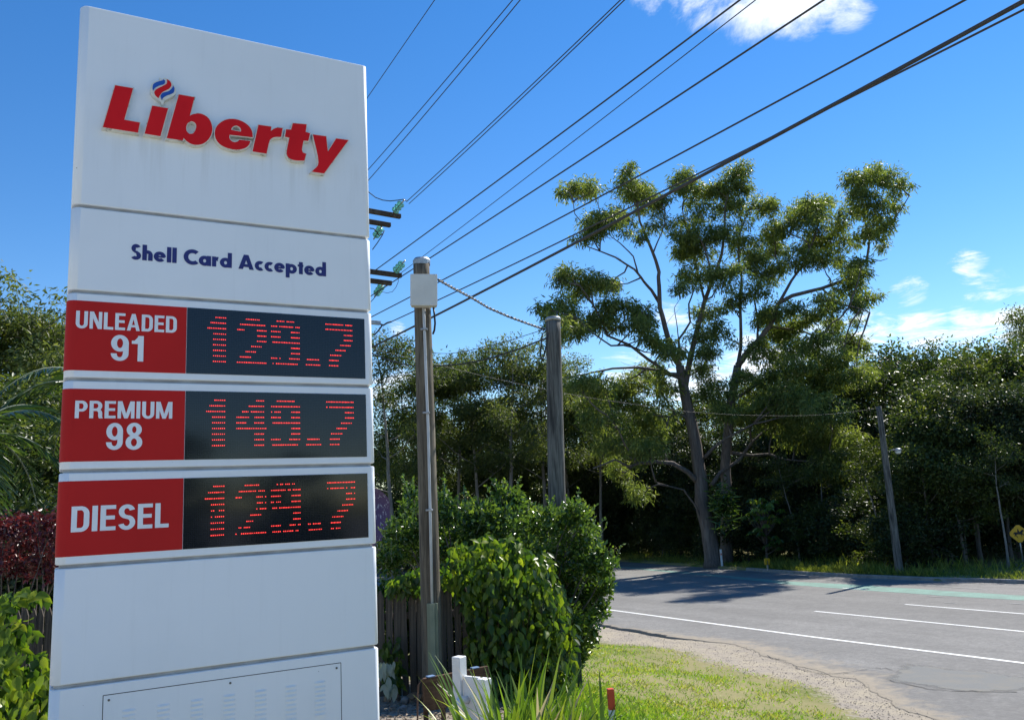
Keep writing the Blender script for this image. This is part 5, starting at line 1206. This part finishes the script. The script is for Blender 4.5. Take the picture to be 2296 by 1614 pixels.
def palm(x, y, Y, label, n, seed, size=1.0, dry=2):
    rng = random.Random(seed); c = at(x, y, Y); g = gz(c[0], c[1]); root = empty('palm_tree', (c[0], c[1], g), 0, label, 'palm', 'palms left of the sign'); h = c[2] - g
    MB().tube([(0, 0, -.1), (.05, 0, h * .5), (0, 0, h * .96), (0, 0, h + .2)], [.13, .10, .09, .06], 10).build('trunk', M_BARK, root, True)
    for k in range(n):
        lm_, rm = FM[k % 3]; f = link('frond', rm, M_COVER, root); f.location = (0, 0, h); f.rotation_euler = (0, R(rng.uniform(-38, 22) if k >= dry else 48), k * 2.4 + rng.uniform(-.3, .3)); f.scale = (size,) * 3
        q = link('leaflets', lm_, None, f); q['kind'] = 'stuff'
        if k < dry: q.data = lm_.copy(); q.data.materials.clear(); q.data.materials.append(L_PALMDRY)
        elif not lm_.materials: lm_.materials.append(L_PALM)
for a, b2 in FM: a.materials.append(L_PALM); b2.materials.append(M_COVER)
palm(-70, 985, 14.5, 'palm whose green fronds reach in from the left edge', 13, 3, .82, 0)
palm(225, 880, 17, 'palm mostly behind the sign with frond tips at its left edge', 12, 5, .85, 1)

def clump_plant(name, label, cat, b, cl, lm, per, ln, L, Wd, droop, up, seed, stems=True, spread=.08, umb=.9):
    rng = np.random.default_rng(seed); root = empty(name, tuple(b), 0, label, cat); C = np.array([c[:3] for c in cl]) - b; Rd = [(c[3], c[3], c[3] * .85) for c in cl]
    if stems:
        mb = MB()
        for c in C: mb.tube(curvy((c[0] * .3, c[1] * .6, 0), c, 5, rng, .15), np.linspace(.02, .005, 5), 5)
        tag(mb.build('stems', M_BARKD, root, True), kind='stuff')
    V, F, r = join(tufts(rng, C, Rd, per, ln, L, Wd, droop, up, spread, umb)); print(name, len(F) // 2)
    tag(link('foliage', np_mesh('foliage', V, F, r), lm, root), kind='stuff'); return root
def pxc(lst, Y, jit, seed, k=1.0):
    rng = random.Random(seed); out = []
    for x, y, r in lst:
        Yy = Y + rng.uniform(-jit, jit); p = at(x, y, Yy); out.append((p[0], p[1], p[2], r * Yy / FPX * k))
    return out
b = np.array([at(40, 1300, 12.6)[0], 12.6, gz(at(40, 1300, 12.6)[0], 12.6)])
clump_plant('red_shrub', 'dark red leaved bush behind the picket fence at the left', 'shrub', b, pxc([(-30, 1200, 40), (10, 1190, 36), (45, 1185, 34), (80, 1178, 34), (115, 1178, 34), (150, 1185, 36), (20, 1230, 40), (70, 1225, 42), (120, 1225, 40), (0, 1260, 36), (50, 1265, 40), (100, 1265, 40), (170, 1230, 44), (200, 1260, 40)], 12.6, .5, 4), L_RED, 190, 9, .085, .045, .45, .1, 22, spread=.06)

def shoots(root):
    """upright leafy shoots breaking the outline of the shrub"""
    rng = np.random.default_rng(61); b = np.array(root.location); parts = []; mb = MB()
    for k in range(150):
        x, y, r = shr[rng.integers(len(shr))]; a = rng.uniform(-.3, 3.4); Yy = 11.9 + rng.uniform(-.6, .5)
        c = at(x + r * math.cos(a) * .9, y - r * math.sin(a) * .9, Yy) - b; d = np.array([math.cos(a) * .5 + rng.normal() * .25, rng.normal() * .4 - .2, .9]); d /= np.linalg.norm(d); L = rng.uniform(.12, .30)
        P = curvy(c - d * .1, c + d * L, 4, rng, .1); mb.tube(P, (.004, .0035, .003, .002), 4); n = 16; t = np.linspace(.15, 1, n)
        C = np.stack([np.interp(t, np.linspace(0, 1, 4), P[:, j]) for j in range(3)], 1); D = d * .7 + unit(rng.normal(size=(n, 3)))
        parts.append(leaves(C, D, rng.uniform(.05, .085, n) * (1.1 - .4 * t), .036, rng, rnd=np.clip(.55 + .4 * t + rng.normal(size=n) * .1, 0, 1)))
    V, F, r = join(parts); tag(link('shoots', np_mesh('shoots', V, F, r), L_SHRUB, root), kind='stuff'); tag(mb.build('twigs', M_COVER, root), kind='stuff')
# ---------------------------------------------------------------- shrub and vine right of the sign
b = np.array([at(1120, 1300, 12)[0], 12.0, gz(at(1120, 1300, 12)[0], 12.0)])
shr = [(905, 1195, 36), (918, 1140, 18), (924, 1108, 10), (930, 1230, 45), (985, 1155, 36), (996, 1118, 12), (1040, 1170, 40), (1080, 1158, 38), (1126, 1130, 20), (1127, 1110, 8), (1160, 1128, 22), (1161, 1108, 8), (1130, 1180, 55), (1200, 1178, 48), (1240, 1168, 36), (1284, 1158, 26), (1285, 1140, 9), (1306, 1160, 10), (1290, 1215, 44), (1322, 1215, 20), (1318, 1195, 9), (1335, 1262, 32), (1360, 1272, 14), (1374, 1264, 6), (1345, 1238, 9), (1330, 1320, 36), (1358, 1320, 16), (1300, 1300, 48), (1250, 1258, 55), (1340, 1365, 22), (1310, 1380, 38), (1318, 1425, 22), (1295, 1440, 34), (1285, 1480, 25), (1270, 1400, 48), (1180, 1250, 58), (1080, 1230, 58), (1000, 1230, 55), (880, 1262, 24), (885, 1215, 24), (868, 1245, 12), (1290, 1345, 44), (1240, 1330, 55), (1050, 1200, 40), (960, 1200, 36)]
shr_back = [(870, 1330, 34), (900, 1360, 40), (950, 1350, 44), (1000, 1340, 44), (1050, 1350, 44), (880, 1420, 40), (930, 1420, 44), (985, 1420, 46), (1040, 1420, 46), (1100, 1400, 50), (1160, 1400, 55), (1220, 1400, 50), (900, 1480, 40), (960, 1480, 44), (1020, 1480, 44), (1090, 1470, 46), (1160, 1470, 46), (1230, 1470, 40)]
clump_plant('garden_shrub', 'large small leaved green shrub spilling over the picket fence', 'shrub', b, pxc(shr, 11.9, .55, 8) + pxc(shr_back, 11.35, .25, 9), L_SHRUB, 400, 9, .078, .04, .05, .25, 23, spread=.06, umb=1.0)
shoots(bpy.data.objects['garden_shrub'])
def vine_leaf_mesh(seed):
    rng = np.random.default_rng(seed); n = 7; V = []; prof = [0, .72, 1.0, .95, .7, .34, 0]
    for i in range(n):
        t = i / (n - 1); w = prof[i] * .25; z = -.16 * t ** 2 + rng.normal() * .01
        V += [(t, -w, z + .16 * w + rng.normal() * .012), (t, 0, z - .02), (t, w, z + .16 * w + rng.normal() * .012)]
    F = [(i * 3 + j, i * 3 + 3 + j, i * 3 + 4 + j, i * 3 + 1 + j) for i in range(n - 1) for j in range(2)]
    me = MB().add(V, F).mesh('leaf', True); a = me.attributes.new('rnd', 'FLOAT', 'FACE'); a.data.foreach_set('value', [[.25, .5, .7, .9, .4, .6][seed % 6]] * len(me.polygons)); return me
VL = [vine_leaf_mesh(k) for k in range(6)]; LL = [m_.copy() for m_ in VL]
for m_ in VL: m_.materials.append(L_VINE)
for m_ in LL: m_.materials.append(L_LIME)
def frame(D, Nn):
    D = Vector(D).normalized(); Nn = Vector(Nn); Nn = (Nn - D * Nn.dot(D)).normalized(); Y_ = Nn.cross(D)
    return Matrix(((D.x, Y_.x, Nn.x), (D.y, Y_.y, Nn.y), (D.z, Y_.z, Nn.z))).to_euler()
def vine(root, pts, meshes, lens, seed, nmax, mats_rest, rest):
    """pts: list of (position, outward normal); the first nmax are leaves of their own"""
    rng = np.random.default_rng(seed); bl = np.array(root.location)
    for i, (p, nr) in enumerate(pts[:nmax]):
        D = np.array([rng.normal() * .45, rng.normal() * .3 + nr[1] * .35, -1 + rng.normal() * .35 + max(0, nr[2]) * .8]); o = link('leaf', LL[rng.integers(6)] if nr[2] > .4 else meshes[rng.integers(len(meshes))], None, root)  # upward-facing leaves always take the lime material, painting sunlight into their colour
        o.location = tuple(np.array(p) - bl); s = rng.uniform(*lens); o.scale = (s, s * rng.uniform(.8, 1.1), s); o.rotation_euler = frame(D, np.array(nr) + rng.normal(size=3) * .35 + (0, 0, .25))
    C = np.array([q[0] for q in rest]) - bl; Nn = np.array([q[1] for q in rest]); n = len(C)
    D = np.stack([rng.normal(size=n) * .5, rng.normal(size=n) * .4, -1 + rng.normal(size=n) * .4], 1)
    parts = [leaves(C, D, rng.uniform(lens[0], lens[1], n), rng.uniform(lens[0], lens[1], n) * .55, rng, .15, Nn)]
    V, F, r = join(parts); tag(link('foliage', np_mesh('foliage', V, F, r), mats_rest, root), kind='stuff')
def right_vine():
    rng = np.random.default_rng(44); b = (at(1150, 1400, 10.2)[0], 10.2, gz(at(1150, 1400, 10.2)[0], 10.2))
    root = empty('climbing_vine', b, 0, 'broad leaved yellow green vine draped over the picket fence right of the pole', 'vine')
    top = [(985, 1262), (1010, 1235), (1050, 1212), (1119, 1200), (1171, 1216), (1223, 1248), (1254, 1288), (1271, 1345), (1278, 1400)]
    tx = [q[0] for q in top]; ty = [q[1] for q in top]; front, rest = [], []
    def one(x, y, deep):
        t = np.interp(x, tx, ty); v = (y - t) / (1535 - t); u = (x - 1140) / 140
        Y = 10.42 - .42 * math.sqrt(max(0, 1 - min(1, abs(u)) ** 2.5)) * min(1, .35 + 2.5 * v) + deep
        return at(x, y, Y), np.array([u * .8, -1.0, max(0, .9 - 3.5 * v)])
    while len(front) < 292:
        x, y = rng.uniform(975, 1284), rng.uniform(1185, 1535); t = np.interp(x, tx, ty) + 10 * math.sin(x / 11.0) - 16 * rng.random() ** 2
        if y < t or (x < 1045 and y > 1295 + (x - 985) * 1.2) : continue
        front.append(one(x, y, rng.uniform(-.06, .03)))
    while len(rest) < 2300:
        x, y = rng.uniform(972, 1290), rng.uniform(1186, 1540); t = np.interp(x, tx, ty) + 10 * math.sin(x / 11.0) - 12 * rng.random() ** 2
        if y < t or (x < 1050 and y > 1290 + (x - 985) * 1.2): continue
        rest.append(one(x, y, rng.uniform(.03, .42)))
    # the fringe left of the pole and tendrils low on the fence
    while len(rest) < 2560:
        x, y = rng.uniform(872, 945), rng.uniform(1262, 1325)
        if y < 1300 - (x - 872) * .45: continue
        rest.append((at(x, y, 10.3 + rng.uniform(-.12, .25)), np.array([-.2, -1, .5])))
    while len(rest) < 2660:
        x, y = rng.uniform(856, 900), rng.uniform(1425, 1540)
        if rng.random() < .5 and y < 1480: continue
        rest.append((at(x, y, 10.36 + rng.uniform(-.1, .03)), np.array([0, -1, .3])))
    front.sort(key=lambda q: q[0][1])
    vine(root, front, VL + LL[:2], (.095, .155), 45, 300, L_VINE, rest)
    mb = MB()
    for k in range(14):
        x = rng.uniform(1000, 1260); a = at(x, rng.uniform(1330, 1420), 10.0); c = at(x + rng.normal() * 12, 1520, 10.15); mb.tube(curvy(rel(a, b), rel(c, b), 6, rng, .1), .003, 4)
    tag(mb.build('stems', M_PLANK, root, True), kind='stuff')
right_vine()
def left_vine():
    rng = np.random.default_rng(46); x0 = at(40, 1500, 9.3)[0]; b = (x0, 9.3, gz(x0, 9.3)); root = empty('garden_vine', b, 0, 'lime green broad leaved vine at the bottom left beside the sign', 'vine'); front, rest = [], []
    def ok(x, y):
        if y < 1310: return False
        if y < 1345: return x < 108 and y > 1330 - 20 * math.sin(max(0, x) / 35)
        if y < 1480: return x < 58 + 22 * math.sin(y / 17) or (x < 110 and y > 1455)
        return x < 135
    while len(front) < 210:
        x, y = rng.uniform(-50, 135), rng.uniform(1308, 1660)
        if ok(x, y): front.append((at(x, y, 9.35 - .55 * min(1, max(0, (y - 1400) / 200)) + rng.uniform(-.15, .12)), np.array([.1, -1, .7 if y < 1400 else .35])))
    while len(rest) < 700:
        x, y = rng.uniform(-60, 135), rng.uniform(1320, 1680)
        if ok(x, y): rest.append((at(x, y, 9.6 - .4 * min(1, max(0, (y - 1400) / 200)) + rng.uniform(-.1, .3)), np.array([0, -1, .4])))
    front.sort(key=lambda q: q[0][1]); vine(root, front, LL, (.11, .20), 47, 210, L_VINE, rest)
left_vine()
b = base_on(872, 9.7); e = empty('silver_plant', tuple(b), 0, 'pale silvery leaved plant at the fence foot beside the sign', 'plant'); SLM = VL[1].copy(); SLM.materials.clear(); SLM.materials.append(L_SILVER); rng = np.random.default_rng(5)
for k in range(22):
    p = rel(at(rng.uniform(853, 888), rng.uniform(1480, 1545), 9.7 + rng.uniform(-.15, .1)), b); o = link('leaf', SLM, None, e); o.location = tuple(p); s = rng.uniform(.10, .17); o.scale = (s, s * .8, s); o.rotation_euler = frame((rng.normal() * .5, -.3, -1 + rng.normal() * .3), (rng.normal() * .4, -1, .5))

# ---------------------------------------------------------------- strappy clumps and lawn
def blade_mesh(k, dry=False):
    rng = np.random.default_rng(70 + k); n = 9; V = []; bend = rng.uniform(.03, .34); w0 = .0085 + .004 * rng.random()
    for i in range(n):
        t = i / (n - 1); w = w0 * (1 - t ** 2.2) * (.7 + .3 * min(1, t * 4)) + .0004; x = bend * t ** 2.2; z = t * (1 - .32 * bend * t ** 1.5); tw = .5 * t * (k % 3 - 1)
        V += [(x - w * math.sin(tw), -w * math.cos(tw), z), (x + .25 * w, 0, z - .15 * w), (x + w * math.sin(tw), w * math.cos(tw), z)]
    F = [(i * 3 + j, i * 3 + 1 + j, i * 3 + 4 + j, i * 3 + 3 + j) for i in range(n - 1) for j in range(2)]
    me = MB().add(V, F).mesh('blade', True); a = me.attributes.new('rnd', 'FLOAT', 'FACE'); a.data.foreach_set('value', [float(rng.uniform(.1, .95))] * len(me.polygons)); me.materials.append(L_STRAPDRY if dry else L_STRAP); return me
BM = [blade_mesh(k) for k in range(10)]; BD = [blade_mesh(k + 20, True) for k in range(3)]
def strappy(x, Y, n, label, seed, hgt, fan, sx=.2, dry=.12):
    rng = np.random.default_rng(seed); b = base_on(x, Y); e = empty('strap_leaf_plant', tuple(b), 0, label, 'plant', 'strap leaf plants by the white posts')
    for k in range(n):
        d = rng.random() < dry; o = link('blade', BD[rng.integers(3)] if d else BM[rng.integers(10)], None, e); px_, py_ = rng.normal() * sx, rng.normal() * sx * .8
        o.location = (px_, py_, -.02); a = math.atan2(py_, px_) + rng.normal() * .9; tilt = abs(rng.normal()) * fan + (.3 if d else 0); s = hgt * rng.uniform(.6, 1.12); wd = rng.uniform(.9, 1.5); o.scale = (s, s * wd if False else 1.6 * wd, s); o.rotation_euler = (0, tilt, a)
strappy(1150, 6.5, 100, 'tall strap leaved clump in front of the white posts', 81, .93, .28, .19)
strappy(1245, 6.3, 85, 'shorter strap leaved clump right of the tall one', 82, .74, .40, .2, .1)
strappy(1040, 6.2, 34, 'sparse strap leaved clump with dry arching blades beside the mulch', 83, .66, .62, .12, .35)
def lawn():
    rng = np.random.default_rng(91); P = []
    for (x0, x1, y0, y1, den) in ((-.1, 5.5, 5.2, 8.5, 3000), (-.2, 6, 8.5, 12, 2200), (0, 6, 12, 19, 1300)):
        n = int((x1 - x0) * (y1 - y0) * den); P.append(np.stack([rng.uniform(x0, x1, n), rng.uniform(y0, y1, n)], 1))
    P = np.concatenate(P); s = P @ AR; p = P @ AP; e = edge_p(s); wid = np.interp(s, [0, 7, 10, 14, 18, 24, 40], [.6, .7, 1.0, 1.5, 1.9, 2.4, 2.4])
    cl = np.sin(P[:, 0] * 5.1 + 1.3 * np.sin(P[:, 1] * 2.3)) * np.sin(P[:, 1] * 4.3 + np.sin(P[:, 0] * 3.1)) 
    dist = (e - p) / wid; thin = np.clip((dist - .8) * .65, 0, 1) ; lush = np.clip(1.2 - (p - 3.6) / 3.0, .28, 1)
    keep = (rng.random(len(P)) < thin * np.clip(lush + .25 * cl, .06, 1)) & (p > 3.0 + .15 * np.sin(s * 3)); P = P[keep]; lush = lush[keep]; cl = cl[keep]; n = len(P)
    C = np.stack([P[:, 0], P[:, 1], ground_z(P[:, 0], P[:, 1]) - .004], 1); D = rng.normal(size=(n, 3)) * (.8, .8, .2); D[:, 2] += .75
    h = rng.uniform(.05, .11, n) * (.5 + 1.0 * lush) * (1 + .35 * cl)
    V, F, r = leaves(C, D, h, rng.uniform(.009, .018, n), rng, .12, rnd=np.clip(rng.random(n) * .5 + .40 * (1 - lush) + .22 * cl + .03, 0, 1)); print('lawn', n)
    tag(link('lawn_grass', np_mesh('lawn_grass', V, F, r), L_GRASS), 'mown bright green grass between shrub and road', 'grass', kind='stuff')
    # taller verge grass along the far kerb
    parts = []
    for (n, s0, s1, o0, o1, h0, h1) in ((16000, 14, 75, .2, 2.2, .08, .28), (9000, 14, 75, 1.5, 5.5, .2, .6), (3000, 22, 34, .2, 1.2, .2, .45)):
        s = rng.uniform(s0, s1, n); o = o0 + (o1 - o0) * rng.random(n); p = kerb_p(s) + o; x, y = xy(s, p); pat = np.sin(s * 1.7) * np.sin(s * .63 + o * 2) ; k = rng.random(n) < .65 + .4 * pat; x, y, pat = x[k], y[k], pat[k]
        C = np.stack([x, y, ground_z(x, y) - .02], 1); m = len(C); D = rng.normal(size=(m, 3)) * (.5, .5, .15); D[:, 2] += .9
        parts.append(leaves(C, D, rng.uniform(h0, h1, m) * (1 + .5 * pat), rng.uniform(.02, .04, m), rng, .1))
    V, F, r = join(parts); tag(link('verge_grass', np_mesh('verge_grass', V, F, r), L_VERGE), 'rough grass along the far kerb', 'grass', kind='stuff')
    # leaf litter and gravel on the dirt shoulder
    n = 9000; s = rng.uniform(3, 30, n); wid = np.interp(s, [0, 7, 10, 14, 18, 24, 40], [.5, .6, .9, 1.5, 1.9, 2.4, 2.4]); p = edge_p(s) - wid * rng.random(n) * 1.3 + .15; x, y = xy(s, p); D = rng.normal(size=(n, 3)); D[:, 2] *= .3
    V, F, r = leaves(np.stack([x, y, ground_z(x, y) + .004], 1), D, rng.uniform(.01, .035, n), rng.uniform(.008, .02, n), rng, .3, np.array([[0, 0, 1.0]])); tag(link('gravel', np_mesh('gravel', V, F, r), M_ROCKG), 'loose gravel on the dirt shoulder of the road', 'gravel', kind='stuff')
lawn()
# trees behind the viewer, seen only as reflections in the price screens
for i, (x, y, h) in enumerate(((19, -17, 5.6), (23.5, -13, 6.4), (14, -21, 6.2), (28, -8, 5.2), (17.5, -23, 7.0), (9, -24, 5.5))):
    o = copy_tree(DB if i % 2 else GC); g = gz(x, y); sc = h / o['h']; o.location = (x, y, g); o.scale = (sc * 1.3, sc * 1.3, sc); o.rotation_euler = (0, 0, i * 1.3); tag(o, 'tree reflected in the dark price screens', 'tree', 'trees reflected in the screens')
    o = copy_tree(SA); sc = 3.4 / o['h']; o.location = (x - 1.6, y + 2.2, gz(x - 1.6, y + 2.2)); o.scale = (sc * 1.5, sc * 1.5, sc); o.rotation_euler = (0, 0, i); tag(o, 'shrub reflected in the dark price screens', 'shrub', 'shrubs reflected in the screens')
ORD = 'first second third fourth fifth sixth seventh eighth ninth tenth eleventh twelfth thirteenth fourteenth fifteenth sixteenth seventeenth eighteenth nineteenth twentieth twenty-first twenty-second twenty-third twenty-fourth twenty-fifth twenty-sixth'.split()
def number_row(label, phrase):
    row = [o for o in SC.objects if o.parent is None and o.get('label') == label]
    row.sort(key=lambda o: o.location.x / o.location.y)
    for o, n in zip(row, ORD): o['label'] = phrase % n
bpy.context.view_layer.update()
number_row(LW, 'tree of the dense wood across the road, %s from the left')
number_row(LR, 'tree of the tall dark wood behind the street light, %s from the left')
number_row('dense broad leaved tree behind the palms', 'dense broad leaved tree behind the palms, %s from the left edge')
number_row('dark shrub between the palms and red bush', 'dark shrub between the palms and red bush, %s from the left')
for o in SC.objects:
    if 'h' in o: del o['h']
for o in list(SC.objects):
    if o.parent is None and o.location.z < -90:
        for c in list(o.children): bpy.data.objects.remove(c)
        bpy.data.objects.remove(o)
